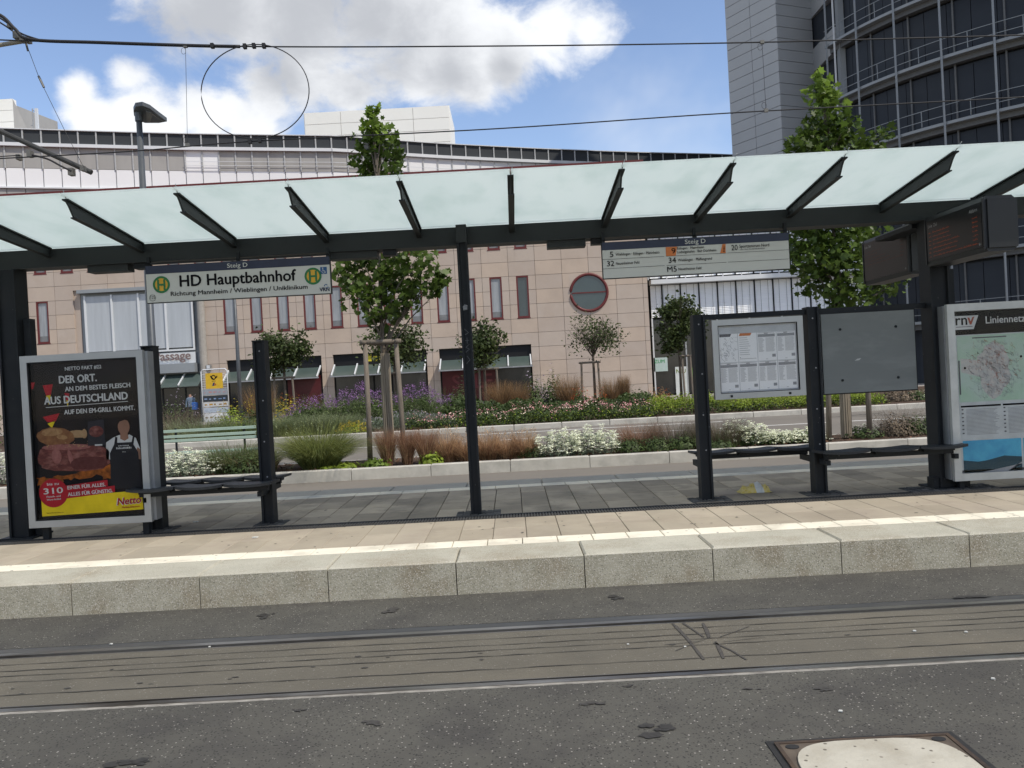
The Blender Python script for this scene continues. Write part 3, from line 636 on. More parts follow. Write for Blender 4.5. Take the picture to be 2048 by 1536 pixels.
pm = [m_black, mat('poster_yellow', (.72,.56,.02), .5), mat('poster_red', (.38,.02,.03), .5), mat('poster_white', (.55,.56,.54), .5), mat('poster_meat', (.17,.055,.045), .5, col2=(.07,.025,.022), scale=14, stain=(.27,.12,.10), sscale=10, stretch=(1,1,2)), mat('poster_fire', (.40,.12,.02), .5, col2=(.05,.02,.01), scale=16),
      mat('poster_skin', (.27,.15,.10), .6), mat('poster_crust', (.26,.13,.055), .5, col2=(.14,.06,.03), scale=18), mat('poster_bone', (.38,.26,.14), .5, col2=(.28,.17,.08), scale=12), mat('poster_apron', (.022,.022,.025), .5), mat('poster_hair', (.02,.015,.012), .6), mat('poster_tray', (.035,.035,.04), .5), mat('poster_bg', (.014,.012,.012), .5, col2=(.022,.018,.017), scale=3), mat('poster_crust_light', (.36,.22,.10), .5, col2=(.24,.13,.06), scale=30), mat('poster_meat_light', (.30,.13,.11), .5, col2=(.20,.075,.065), scale=25), mat('poster_meat_dark', (.075,.022,.02), .5, col2=(.11,.04,.035), scale=16)]
for m_ in pm[1:]: m_.node_tree.nodes['Principled BSDF'].inputs['Specular IOR Level'].default_value = .08
mb = MB(); mb.cur = 12; mb.rect(bx0, bx1, bz0, bz1, yp)
def pf(ci, pts, k_=1): mb.cur = ci; mb.flat([U(*p) for p in pts], yp-.0012*k_)
def smooth(pts, amp=.004, n=4, seed=1):
    rj = random.Random(seed); o = []
    for i in range(len(pts)):
        a_, b_ = pts[i], pts[(i+1) % len(pts)]
        for k_ in range(n): t_ = k_/n; o.append((a_[0]+(b_[0]-a_[0])*t_+rj.uniform(-amp, amp), a_[1]+(b_[1]-a_[1])*t_+rj.uniform(-amp, amp)))
    return o
pf(0, [(0,0),(.03,0),(.03,1),(0,1)])
pf(5, smooth([(.02,.20),(.35,.19),(.72,.24),(.74,.33),(.5,.31),(.2,.27),(.0,.27)], .014, 6, 4), 2)      # embers
pf(0, smooth([(.25,.20),(.62,.20),(.62,.265),(.4,.25),(.25,.24)], .01, 4, 5), 3)
def blob_(ci, cu_, cv_, ru, rv, rot, k_, seed=1, e=1.0):
    pts = []; rj_ = random.Random(seed)
    for q in range(30):
        a_ = 2*math.pi*q/30; x_ = ru*math.copysign(abs(math.cos(a_))**e, math.cos(a_))*rj_.uniform(.95, 1.05); y_ = rv*math.copysign(abs(math.sin(a_))**e, math.sin(a_))*rj_.uniform(.95, 1.05)
        pts.append((cu_+x_*math.cos(rot)-y_*math.sin(rot), cv_+x_*math.sin(rot)+y_*math.cos(rot)))
    pf(ci, pts, k_)
blob_(8, .41, .535, .085, .024, -.03, 3, 1, .7); blob_(8, .47, .535, .025, .030, 0, 3.3, 2)
blob_(7, .20, .525, .175, .060, -.05, 4, 3); blob_(13, .17, .555, .10, .025, .02, 4.4, 4); blob_(13, .26, .520, .05, .015, -.1, 4.5, 5)
blob_(4, .36, .385, .335, .085, -.03, 5, 7, .55); blob_(14, .30, .455, .23, .018, -.02, 5.5, 8, .8); blob_(14, .20, .40, .045, .05, .3, 5.6, 9); blob_(14, .33, .385, .02, .055, .35, 5.7, 10); blob_(15, .50, .345, .17, .04, .0, 5.8, 11, .7)
mb.cur = 8; rj = random.Random(9)
for q in range(34): u_, v_ = rj.uniform(.08,.5), rj.uniform(.452,.484); r_ = rj.uniform(.003,.007); mb.flat([U(u_-r_,v_), U(u_+r_,v_-r_*.5), U(u_+r_*.6,v_+r_*.7), U(u_-r_*.5, v_+r_*.6)], yp-.0012*7)
pf(11, [(.50,.455),(.665,.455),(.66,.62),(.51,.61)], 7); mb.cur = 4; mb.disc(*U(.585,.545), .062*pw*1.1, yp-.0012*8, 20, .036*ph); mb.cur = 3; mb.rect(*[U(.565,0)[0], U(.635,0)[0]], U(0,.453)[1], U(0,.462)[1], yp-.0012*8)
# figure of the butcher: sleeves, apron, neck, head, hair
pf(3, [(.66,.36),(.67,.47),(.74,.50),(.80,.515),(.84,.49),(.89,.515),(.95,.49),(.985,.42),(.99,.36),(.93,.36)], 5)
pf(6, [(.93,.36),(.99,.35),(1.0,.41),(.96,.43)], 6)
pf(9, [(.70,.33),(.70,.40),(.745,.455),(.76,.505),(.78,.50),(.775,.465),(.91,.465),(.925,.505),(.94,.495),(.925,.45),(.965,.40),(.97,.33)], 7)
pf(9, [(.70,.33),(.97,.33),(.985,.17),(.69,.17)], 8)
pf(6, [(.805,.49),(.81,.53),(.875,.53),(.885,.49),(.845,.475)], 8); mb.cur = 6; mb.disc(*U(.845,.565), .055*pw, yp-.0012*9, 24, .052*ph)
pf(10, [(.785,.575),(.79,.62),(.815,.637),(.86,.642),(.90,.63),(.915,.60),(.91,.575),(.895,.60),(.86,.61),(.81,.60)], 10)
mb.cur = 3; rj = random.Random(77)
for v_, u0_, u1_, h_ in ((.442,.785,.885,.006),(.424,.765,.905,.013)):
    u_ = u0_
    while u_ < u1_: w_ = rj.uniform(.006,.012); mb.rect(U(u_,0)[0], U(u_+w_,0)[0], U(0,v_)[1], U(0,v_+h_*rj.uniform(.6,1))[1], yp-.0012*9); u_ += w_+.005
mb.text('***', .03, *U(.835,.395), yp-.0012*9, 1, 'CENTER')
# pennants
for (ux, uz, w_, h_, an, sd) in ((.155,.86,.095,.13,.05,1),(.33,.80,.045,.09,-.1,2),(.17,.665,.16,.085,.12,3),(.0,.88,.07,.08,0,4)):
    for ci, f0, f1 in ((2, 0, .52), (1, .52, 1.0)):
        if sd == 4 and ci == 1: continue
        pf(ci, [(ux-w_/2*(1-f0), uz-h_*f0+an*w_*-.5), (ux-w_/2*(1-f1)+.001, uz-h_*f1), (ux+w_/2*(1-f1), uz-h_*f1), (ux+w_/2*(1-f0), uz-h_*f0+an*w_*.5)], 4)
pf(1, [(.035,.018),(.985,.03),(.985,.152),(.035,.135)], 9)
pf(2, [(.27,.168),(.665,.192),(.665,.232),(.27,.208)], 10); pf(2, [(.27,.125),(.73,.150),(.73,.192),(.27,.167)], 11)
mb.cur = 2; mb.disc(*U(.155,.165), .135*pw, yp-.0012*12, 30)
mb.cur = 3; T = lambda t_, sz_, u_, v_, sx_=1., al='CENTER', b_=.02, sh_=0., ro=0., k_=13: mb.text(t_, sz_, *U(u_, v_), yp-.0012*k_, sx_, al, b_, sh_, ro)
def TF(t_, cap, u0, u1, v, b_=.012, ro=0., k_=13): b_ *= 2.2; mb.fit(t_, cap*ph, bx0+u0*pw, bx0+u1*pw, bz0+v*ph, yp-.0012*k_, b_, 0., ro)
TF('NETTO FAKT #22', .022, .33, .67, .945, ro=.012); TF('DER ORT.', .046, .27, .62, .865, .016, .012); TF('AN DEM BESTES FLEISCH', .028, .32, .93, .812, .014, .014); TF('AUS DEUTSCHLAND', .046, .12, .90, .735, .016, .012)
TF('AUF DEN EM-GRILL KOMMT.', .028, .30, .96, .665, .014, .012); mb.beam((bx0+.13*pw, yp-.014, bz0+.715*ph), (bx0+.90*pw, yp-.014, bz0+.727*ph), .002, .006)
TF('bis zu', .016, .10, .21, .215, .012, .03); TF('310', .036, .065, .245, .160, .012, .03); TF('Fleisch- und', .011, .09, .22, .137, .01, .03); TF('Wurst-Artikel', .011, .09, .22, .118, .01, .03)
TF('EINER FÜR ALLES.', .022, .29, .645, .183, .014, .035); TF('ALLES FÜR GÜNSTIG.', .022, .29, .71, .140, .014, .035)
mb.cur = 3; T('Netto', .103, .852, .068, 1.0, b_=.055, sh_=.22, ro=.05, k_=13); mb.cur = 2; T('Netto', .10, .855, .070, 1.0, b_=.025, sh_=.22, ro=.05, k_=14); T('Marken-Discount', .026, .87, .045, 1.0, ro=.03); mb.cur = 10; T('Netto Marken-Discount', .018, .16, .035, 1.0, b_=0)
mb.build('poster', pm, pc_)
MB().box(bx0-.005, bx1+.005, YP+.018, YP+.022, bz0-.005, bz1+.005).build('glass', mat_gl, pc_)
# ------------------------------------------------------------------ network map board (right)
YM = 8.62
mx0 = (at(1893,610,YM).x+at(1911,962,YM).x)/2; mz1 = at(1893,609,YM).z; mz0 = at(1912,963,YM).z; mx1 = mx0+1.30
mp = thing('network_map_board', 'tall network map board in pale metal frame at the right end of the platform', 'map board', ((mx0+mx1)/2, YM+.08, HK))
frame_mb(mx0, mx1, mz0, mz1, YM, YM+.05, .075).build('frame', mat('pale_frame', (.50,.51,.49), .45, .3), mp)
MB().box(mx0-.015, mx1-.012, YM+.052, YM+.17, mz0+.012, mz1-.012).build('housing', m_alu2, mp)
for x_ in (mx0+.10, mx1-.10): MB().box(x_-.025, x_+.025, YM+.06, YM+.12, HK, mz0+.02).build('foot', m_dark, mp)
nx0, nx1, nz0, nz1 = mx0+.078, mx1-.078, mz0+.078, mz1-.078; nw, nh = nx1-nx0, nz1-nz0
ym = YM+.048
mapm = [mat('map_paper', (.52,.55,.54), .5), m_black, mat('map_land', (.34,.50,.36), .5, col2=(.42,.52,.45), scale=5), mat('map_city', (.50,.46,.42), .5, col2=(.40,.43,.40), scale=18), m_ink, mat('photo_sky', (.03,.20,.40), .4, col2=(.09,.42,.58), scale=3.5), mat('photo_hill', (.02,.06,.08), .5), mat('map_red', (.36,.08,.04), .5), m_inkl, mat('map_white', (.58,.59,.57), .5)]
mb = MB(); mb.cur = 0; mb.rect(nx0, nx1, nz0, nz1, ym); mb.cur = 1; mb.rect(nx0, nx1, nz1-.24, nz1, ym-.001)
mb.cur = 9; mb.flat([(nx0+.005,nz1-.185),(nx0+.21,nz1-.185),(nx0+.265,nz1-.045),(nx0+.005,nz1-.045)], ym-.002)
mb.cur = 1; mb.fit('rn', .105, nx0+.03, nx0+.145, nz1-.137, ym-.003, .02); mb.rect(nx0+.03, nx0+.20, nz1-.16, nz1-.155, ym-.003)
mb.cur = 7; mb.flat([(nx0+.150+.0,nz1-.065),(nx0+.172,nz1-.065),(nx0+.182,nz1-.105),(nx0+.200,nz1-.065),(nx0+.225,nz1-.055),(nx0+.190,nz1-.137),(nx0+.172,nz1-.137)], ym-.003)
mb.cur = 9; mb.text('Liniennetz Heidelberg', .105, nx0+.33, nz1-.135, ym-.003, .95, 'LEFT', .015)
mzT, mzB = nz1-.27, nz1-.93; mxR = nx0+.70
mb.cur = 2; mb.rect(nx0+.03, nx0+.74, mzB, mzT+.02, ym-.0015)
rj = random.Random(21); cxm, czm = nx0+.40, (mzT+mzB)/2
mb.cur = 3; mb.flat([(cxm+rj.uniform(.8,1.1)*.17*math.cos(a_*.3), czm+rj.uniform(.85,1.1)*.30*math.sin(a_*.3)) for a_ in range(21)], ym-.002)
mb.flat([(nx0+.06,czm-.02),(nx0+.25,czm-.08),(cxm,czm-.12),(cxm,czm+.02),(nx0+.2,czm+.10),(nx0+.06,czm+.12)], ym-.0022)
for q in range(260):
    mb.cur = (8, 4, 8, 7, 8)[q % 5]
    a_ = rj.uniform(0, 6.28); r_ = rj.random()**.6; p_ = [cxm+.30*r_*math.cos(a_)*.9, czm+.31*r_*math.sin(a_)]
    for _ in range(7):
        q_ = [min(max(p_[0]+rj.uniform(-.028,.028), nx0+.05), nx0+.70), min(max(p_[1]+rj.uniform(-.028,.028), mzB+.02), mzT)]
        mb.flat([tuple(p_), tuple(q_), (q_[0]+.0016, q_[1]+.0014), (p_[0]+.0016, p_[1]+.0014)], ym-.003); p_ = q_
mb.cur = 4; mb.rect(nx0+.19, nx0+.54, mzT-.012, mzT, ym-.003); mb.rect(nx0+.035, nx0+.05, czm-.25, czm+.10, ym-.003); mb.rect(nx0+.715, nx0+.725, mzB+.1, mzT-.1, ym-.003)
mb.cur = 1; mb.disc(nx0+.10, czm+.02, .012, ym-.004, 12); mb.disc(nx0+.68, czm+.11, .012, ym-.004, 12)
mb.cur = 8; mb.rect(nx0+.76, nx1-.03, czm+.05, mzT-.05, ym-.002); mb.cur = 1; mb.rect(nx0+.76, nx1-.03, czm-.01, czm+.04, ym-.002); mb.cur = 3; mb.rect(nx0+.76, nx1-.03, mzB, czm-.02, ym-.002)
mb.cur = 1; tz = mzB-.035; mb.rect(nx0+.04, nx0+.45, tz-.018, tz, ym-.002); mb.rect(nx0+.47, nx0+.90, tz-.018, tz, ym-.002)
for cX in (0, .43):
    for q in range(20):
        mb.cur = 8; zz = tz-.045-q*.0135; mb.rect(nx0+.09+cX, nx0+.43+cX-rj.uniform(0,.06), zz, zz+.005, ym-.002)
        if q % 3 == 0: mb.cur = 4; mb.rect(nx0+.045+cX, nx0+.065+cX, zz-.002, zz+.012, ym-.002)
pz = tz-.36
for X_, W_ in ((nx0+.04, .60), (nx0+.66, .45)):
    mb.cur = 5; mb.rect(X_, X_+W_, pz-.33, pz, ym-.002)
    mb.cur = 6; mb.flat([(X_,pz-.33),(X_+W_,pz-.33),(X_+W_,pz-.19),(X_+W_*.7,pz-.17),(X_+W_*.4,pz-.21),(X_+W_*.25,pz-.22),(X_,pz-.20)], ym-.003)
    mb.cur = 8; mb.flat([(X_+W_*.3,pz-.33),(X_+W_*.75,pz-.33),(X_+W_,pz-.24),(X_+W_,pz-.26)], ym-.004)
mb.cur = 4; mb.rect(nx0+.05, nx0+.08, nz0+.07, nz0+.09, ym-.002); mb.rect(nx0+.13, nx0+.16, nz0+.07, nz0+.09, ym-.002); mb.rect(nx0, nx1, nz0, nz0+.025, ym-.003)
mb.build('network_map', mapm, mp)
MB().box(nx0-.005, nx1+.005, YM+.012, YM+.016, nz0-.005, nz1+.005).build('glass', mat_gl, mp)

# ------------------------------------------------------------------ hanging signs
m_navyp = mat('sign_navy', (.020,.028,.060), .4, col2=(.017,.024,.05)); m_signw = mat('sign_white', (.50,.51,.48), .45, col2=(.47,.48,.455), scale=2)
m_green = mat('stop_green', (.02,.16,.05), .45); m_yel = mat('stop_yellow', (.62,.36,.03), .45); m_blue = mat('sign_blue', (.02,.09,.24), .45)
YS = 8.72
def sign_box(root, x0, x1, z0, z1, zn):
    MB().box(x0, x1, YS, YS+.06, z0, z1).build('sign_body', m_signw, root)
    mb = MB(); mb.box(x0-.002, x1+.002, YS-.002, YS+.062, zn, z1+.002); mb.build('header_strip', m_navyp, root)
    frame_mb(x0-.006, x1+.006, z0-.006, z1+.006, YS+.003, YS+.057, .0055).build('edge_trim', m_beam, root)
    for x_ in (x0+.02, (x0+x1)/2, x1-.02): MB().box(x_-.015, x_+.015, YS+.02, YS+.06, z1+.002, ZB0+.03).build('hanger', m_dark, root)
    MB().box(x0, x1, YS+.02, YS+.05, z1+.025, z1+.035).build('hanger_rail', m_dark, root)
a = at(291, 531, YS); b = at(661, 586, YS); c = at(294.6, 606, YS); d_ = at(659, 515.6, YS)
sx0, sx1 = (a.x+c.x)/2, (b.x+d_.x)/2; sz1 = (a.z+d_.z)/2; sz0 = (b.z+c.z)/2; SWd, SHt = sx1-sx0, sz1-sz0; zn = sz1-.215*SHt
s1 = thing('station_sign', 'hanging stop sign reading HD Hauptbahnhof with two green and yellow H roundels', 'sign', ((sx0+sx1)/2, YS, sz0))
sign_box(s1, sx0, sx1, sz0, sz1, zn)
V = lambda u, v: (sx0+u*SWd, sz0+v*SHt)
fx = lambda u: sx0+u*SWd
mb = MB(); mb.fit('HD Hauptbahnhof', .30*SHt, fx(.183), fx(.815), V(0,.40)[1], YS-.003, .026); mb.fit('Richtung Mannheim / Wieblingen / Uniklinikum', .115*SHt, fx(.13), fx(.875), V(0,.155)[1], YS-.003, .02)
mb.ring(*V(.030,.13), .030, .0335, YS-.003); mb.text('125', .045, *V(.030,.10), YS-.003, .8, 'CENTER'); mb.build('lettering', m_black, s1)
mb = MB(); mb.fit('Steig D', .115*SHt, fx(.445), fx(.555), V(0,.845)[1], YS-.004, .01); mb.build('header_lettering', m_signw, s1)
for u_, v_ in ((.082,.48),(.908,.49)):
    r_ = .088; cx, cz = V(u_, v_); mb = MB(); mb.cur = 0; mb.disc(cx, cz, r_, YS-.003); mb.cur = 1; mb.disc(cx, cz, r_*.74, YS-.004); mb.cur = 0
    mb.text('H', .155, cx, cz-.054, YS-.005, .85, 'CENTER', .03); mb.build('roundel', [m_green, m_yel], s1)
mb = MB(); cx, cz = V(.967, .63); mb.cur = 0; mb.rect(cx-.034, cx+.034, cz-.036, cz+.036, YS-.003); mb.cur = 1
mb.ring(cx-.002, cz-.012, .014, .018, YS-.004, 20, math.radians(150), math.radians(400)); mb.disc(cx-.008, cz+.024, .006, YS-.004, 10)
mb.flat([(cx-.010,cz+.016),(cx-.004,cz+.016),(cx-.002,cz-.006),(cx-.008,cz-.006)], YS-.0045); mb.flat([(cx-.008,cz-.002),(cx+.012,cz-.002),(cx+.012,cz-.007),(cx-.008,cz-.007)], YS-.005); mb.flat([(cx+.009,cz-.006),(cx+.014,cz-.006),(cx+.022,cz-.024),(cx+.016,cz-.024)], YS-.0055)
mb.build('wheelchair_symbol', [m_blue, m_signw], s1)
mb = MB(); mb.cur = 0; mb.text('VRN', .055, *V(.94,.06), YS-.003, .95, 'LEFT', .04); mb.cur = 1; cx, cz = V(.975, .20); mb.ring(cx, cz, .012, .020, YS-.003, 18, .4, 3.4); mb.ring(cx+.008, cz-.006, .010, .017, YS-.004, 18, 3.6, 6.4); mb.text('VRN', .055, *V(.94,.06), YS-.0025, .95, 'LEFT', .0)
mb.build('network_logo', [m_navyp, m_blue], s1)
a = at(1204, 485.5, YS); b = at(1579, 537, YS); c = at(1207, 557, YS); d_ = at(1577, 466.5, YS)
tx0, tx1 = (a.x+c.x)/2, (b.x+d_.x)/2; tz1 = (a.z+d_.z)/2; tz0 = (b.z+c.z)/2; TW, TH = tx1-tx0, tz1-tz0; zn = tz1-.21*TH
s2 = thing('line_sign', 'hanging line sign listing tram and bus lines 5, 9, 20, 32, 34 and M5', 'sign', ((tx0+tx1)/2, YS, tz0))
sign_box(s2, tx0, tx1, tz0, tz1, zn)
V2 = lambda u, v: (tx0+u*TW, tz0+v*TH)
mb = MB(); yy = YS-.0045
gx_ = lambda u: tx0+u*TW
for t_, u0_, u1_, v_ in (('5',.040,.058,.59),('32',.022,.060,.335),('9',.370,.392,.595),('34',.352,.392,.335),('M5',.343,.393,.085),('20',.692,.725,.595)): mb.fit(t_, .15*TH, gx_(u0_), gx_(u1_), V2(0,v_)[1], yy, .008)
for t_, u0_, u1_, v_, z_ in (('Wieblingen · Edingen · Mannheim',.070,.305,.62,.058),('Neuenheimer Feld',.070,.195,.365,.058),('Edingen · Mannheim',.402,.545,.70,.056),('Ludwigshafen · Bad Dürkheim',.402,.610,.595,.056),('Wieblingen · Pfaffengrund',.402,.585,.365,.058),('Neuenheimer Feld',.402,.525,.115,.058),('Sportzentrum Nord',.735,.895,.655,.068),('über Med. Kinderklinik/HNO',.738,.87,.59,.026)): mb.fit(t_, z_*1.25*TH, gx_(u0_), gx_(u1_), V2(0,v_)[1], yy, .008)
for u0_, u1_ in ((0,.33),(.34,.662),(.67,.998)):
    for v_ in (.525, .265): mb.rect(V2(u0_,0)[0], V2(u1_,0)[0], V2(0,v_)[1], V2(0,v_)[1]+.003, YS-.003)
mb.build('lettering', m_black, s2)
mb = MB(); mb.flat([V2(.34,.53), V2(.392,.53), V2(.402,.785), V2(.34,.785)], YS-.003); mb.flat([V2(.63,.53), V2(.66,.53), V2(.662,.785), V2(.645,.785)], YS-.003); mb.build('line_marker', m_orange, s2)
mb = MB(); [mb.rect(V2(.646,0)[0]+q*.002, V2(.656,0)[0]+q*.002, V2(0,.57+q*.04)[1], V2(0,.59+q*.04)[1], YS-.004) for q in range(4)]; mb.build('marker_lettering', m_black, s2, kind='stuff')
mb = MB(); mb.fit('Steig D', .12*TH, gx_(.445), gx_(.555), V2(0,.845)[1], YS-.004, .01); mb.build('header_lettering', m_signw, s2)

# ------------------------------------------------------------------ departure displays, hung at right angles to the platform
m_disp = mat('display_black', (.010,.011,.012), .3, col2=(.013,.014,.015)); m_led = mat('led_orange', (.55,.10,.03), .5, emit=.05); m_ledh = mat('led_header', (.35,.36,.36), .5)
m_cas = mat('display_casing', (.022,.024,.026), .45, col2=(.028,.03,.032), scale=6)
def display(y0, y1, z0, z1, x, lab, rows, dim):
    r_ = thing('departure_display', lab, 'display', (x+.15, (y0+y1)/2, z0), 'departure displays on the right post')
    mb = MB(); ch = .05    # chamfered case
    prof = [(x, z0+ch), (x+ch*.3, z0), (x+.30-ch, z0), (x+.30, z0+ch), (x+.30, z1-ch), (x+.30-ch, z1), (x+ch*.3, z1), (x, z1-ch)]
    mb.prism([(a_, y0, b_) for a_, b_ in prof], (0, y1-y0, 0)); mb.build('casing', m_cas, r_)
    MB().box(x+.02, x+.28, y0-.02, y0, z0+.03, z1-.03).build('end_cap', m_disp, r_)
    mb = MB(); mb.box(x-.006, x-.001, y0+.04, y1-.04, z0+.05, z1-.045); mb.build('screen', m_disp, r_)
    MB().box(x-.012, x-.0005, y0, y0+.02, z0+.02, z1-.02).build('screen_edge', m_cas, r_); MB().box(x-.012, x-.0005, y1-.02, y1, z0+.02, z1-.02).build('screen_edge', m_cas, r_)
    def wtext(mb_, t_, sz_, y, z, al='LEFT'):    # text on a wall facing -X, reading from far (left) to near (right)
        g = text_geo(t_, al, .01); mb_._add([(x-.008, y-a_*sz_, z+b_*sz_) for a_, b_ in g[0]], g[1])
    h = MB(); wtext(h, 'Linie  Ziel', .045, y1-.07, z1-.115); wtext(h, 'Abfahrt', .045, y0+.10, z1-.115, 'RIGHT')
    wtext(h, '←', .05, y0+.10, z0+.06); h.build('header_lettering', m_ledh, r_)
    l = MB(); rj = random.Random(int(y0*10)); L_ = y1-y0
    for q in range(rows):
        z = z1-.175-q*.040; end = rj.uniform(.18, .5)
        def dots(ya, yb):
            y = ya
            while y > yb:
                w_ = rj.uniform(.006, .014); hz = rj.uniform(.008, .02); o_ = rj.uniform(0, .006)
                l._add([(x-.008, y, z+o_), (x-.008, y-w_, z+o_), (x-.008, y-w_, z+o_+.004), (x-.008, y, z+o_+.004)], [(0,1,2,3)])
                if rj.random() < .6: l._add([(x-.008, y, z), (x-.008, y-.003, z), (x-.008, y-.003, z+hz), (x-.008, y, z+hz)], [(0,1,2,3)])
                y -= w_+rj.uniform(.004, .012)
        dots(y1-.08, y1-.12); dots(y1-.16, y1-.16-L_*end) if q < rows-1 else dots(y1-.16, y0+.14); dots(y0+.19, y0+.11)
    l.build('led_text', m_led if not dim else mat('led_dim', (.14,.035,.02), .5, emit=.02), r_)
    MB().tube([(x+.15, (y0+y1)/2-.1, z1), (x+.15, (y0+y1)/2-.1, ZB0+.06)], .025, 8).build('hanger', m_dark, r_)
    MB().box(x+.10, x+.2, y0+.2, y0+.45, z1, z1+.035).build('cable_box', m_dark, r_)
    return r_
xd = at(1852, 485, 8.70).x
zt1 = at(1966, 392, 7.62).z; zb1 = at(1968, 503, 7.62).z
display(7.62, 8.70, zb1, zt1, xd, 'black departure display in front of the right post with orange lit rows', 7, False)
display(9.62, 10.85, at(1822,548,9.62).z, at(1820,444,9.62).z-.02, at(1727,520,10.85).x, 'departure display behind the right post, half hiding the tree, with dim rows', 5, True)
MB().box(xr_-.02, xr_+.12, 8.3, 8.72, zt1+.0, zt1+.05).build('display_arm', m_dark, sh)
MB().box(xr_-.15, xr_+.05, 9.0, 9.9, ZB0-.06, ZB0-.013).build('display_arm', m_dark, sh)

# ------------------------------------------------------------------ crumpled yellow bag
bgp = gz(1508, 984, HK); mb = MB(); rj = random.Random(4); nx, ny = 12, 6; vs = []; fs = []
for j in range(ny+1):
    for i in range(nx+1):
        u_, v_ = i/nx, j/ny; x = bgp.x+(u_-.5)*.36*(1-.12*abs(v_-.5)); y = bgp.y+(v_-.5)*.2; dome = math.sin(math.pi*u_)**.5*math.sin(math.pi*v_)**.5 if 0 < u_ < 1 and 0 < v_ < 1 else 0
        vs.append((x+rj.uniform(-.008,.008), y+rj.uniform(-.008,.008), HK+.004+dome*(.085+rj.uniform(-.03,.035))))
for j in range(ny):
    for i in range(nx): a_ = j*(nx+1)+i; fs.append((a_, a_+1, a_+nx+2, a_+nx+1)); 
for fi, f_ in enumerate(fs): mb.cur = 1 if 6 <= fi % nx <= 8 else 0; mb.f.append(f_); mb.m.append(mb.cur)
mb.v = vs; tag(mb.build('paper_bag', [mat('yellow_print', (.55,.40,.05), .6, col2=(.62,.52,.25), scale=35), mat('white_print', (.6,.6,.55), .6)]), 'crumpled yellow and white paper bag lying on the grey paving', 'paper bag')
for k_, (px_, py_) in enumerate(((391, 1045), (510, 1076))):
    p = gz(px_, py_, HK); mb = MB(); mb.prism([(p.x-.025,p.y-.01,HK+.003),(p.x+.02,p.y-.015,HK+.003),(p.x+.03,p.y+.01,HK+.003),(p.x-.01,p.y+.014,HK+.003)], (0,0,.01))
    tag(mb.build('paper_scrap', MATS['white_scrap']), ('white paper scrap lying on the grey paving between the bench posts', 'small pale scrap on the sunlit beige paving near the drain')[k_], 'litter')
#PART2
# ================================================================== PINK BUILDING
YB = 50.0; PPM = F/YB
pk = thing('commercial_building', 'pink stone clad commercial building with red framed slit windows and one round window', 'building', (0, YB+6, 0))
fx0 = at(-330, 600, YB).x; fx1 = at(1299, 640, YB).x; ztop = at(640, 355.5, YB).z-.30
MB().box(fx0, fx1, YB+.26, YB+14, 0, ztop).build('wall_core', m_pinkj, pk)
MB().box(fx0-.1, fx1+.1, YB-.12, YB+14.1, ztop+.003, ztop+.32).build('cornice', m_red, pk)
holes = []
wx = at(1046, 593, YB).x; wst = 1.578; ww_ = .72
wz0, wz1 = at(1046, 635, YB).z, at(1046, 551, YB).z
uz0 = at(1046, 496, YB).z; uz1 = uz0+2.5
cols_low = list(range(12))+[18, 21, 22, 23]; cols_up = list(range(24))
wins = [(wx-k_*wst, wz0, wz1, k_) for k_ in cols_low if wx-k_*wst > fx0+1] + [(wx-k_*wst, uz0, uz1, 100+k_) for k_ in cols_up if wx-k_*wst > fx0+1]
for x, z0, z1, k_ in wins: holes.append((x-ww_/2, x+ww_/2, z0, z1))
ops = [(at(a_, 760, YB).x, at(b_, 760, YB).x) for a_, b_ in ((455,645),(668,856),(881,1066))]
zop = at(860, 699, YB).z
for a_, b_ in ops: holes.append((a_, b_, 0, zop))
bx_0, bx_1 = at(160, 640, YB).x, at(400, 640, YB).x; bzt = at(280, 574, YB).z
holes.append((bx_0-.35, bx_1, 0, bzt))
rc = at(1178, 585, YB); RR = 1.14
holes.append((rc.x-RR, rc.x+RR, rc.z-RR, rc.z+RR))
def subtract(rects, h):
    o = []
    for (a, b, c, d) in rects:
        x0, x1, z0, z1 = max(a, h[0]), min(b, h[1]), max(c, h[2]), min(d, h[3])
        if x0 >= x1 or z0 >= z1: o.append((a, b, c, d)); continue
        if a < x0: o.append((a, x0, c, d))
        if x1 < b: o.append((x1, b, c, d))
        if c < z0: o.append((x0, x1, c, z0))
        if z1 < d: o.append((x0, x1, z1, d))
    return [r for r in o if r[1]-r[0] > .03 and r[3]-r[2] > .03]
pwid, phei = 1.578, .845; nrow = int(math.ceil(ztop/phei)); cache = {}
gx = wx + pwid/2 - pwid*30
count = 0; restmb = MB()
for r_ in range(nrow):
    for c_ in range(60):
        a_ = gx + c_*pwid; b_ = a_+pwid
        if b_ < fx0 or a_ > fx1: continue
        a_ = max(a_, fx0); b_ = min(b_, fx1); z0 = r_*phei; z1 = min(z0+phei, ztop)
        j = .009; rects = [(a_+j, b_-j, z0+j, z1-j)]
        for h in holes: rects = subtract(rects, h)
        if not rects: continue
        inview = (a_ > at(-60, 600, YB).x) and count < 262 and z1 < 9.9
        key = (round(a_, 3) if len(rects) > 1 or b_-a_ < pwid-.01 else 'full', tuple((round(q[0]-a_, 2), round(q[1]-a_, 2), round(q[2]-z0, 2), round(q[3]-z0, 2)) for q in rects))
        if inview:
            count += 1; mi = random.randrange(4)
            for q in rects:
                kq = (round(q[1]-q[0], 3), round(q[3]-q[2], 3), mi)
                if kq not in cache: o = MB().box(0, kq[0], 0, .24, 0, kq[1]).build('stone_panel', m_pinkp[mi]); cache[kq] = o.data; D.objects.remove(o)
                shared('stone_panel', cache[kq], pk, (q[0], YB+.02+random.uniform(-.006, .006), q[2]))
        else:
            restmb.cur = random.randrange(4)
            for q in rects: restmb.box(q[0], q[1], YB+.02, YB+.26, q[2], q[3])
restmb.build('stone_panels', m_pinkp, pk, kind='stuff')
wcache = {}
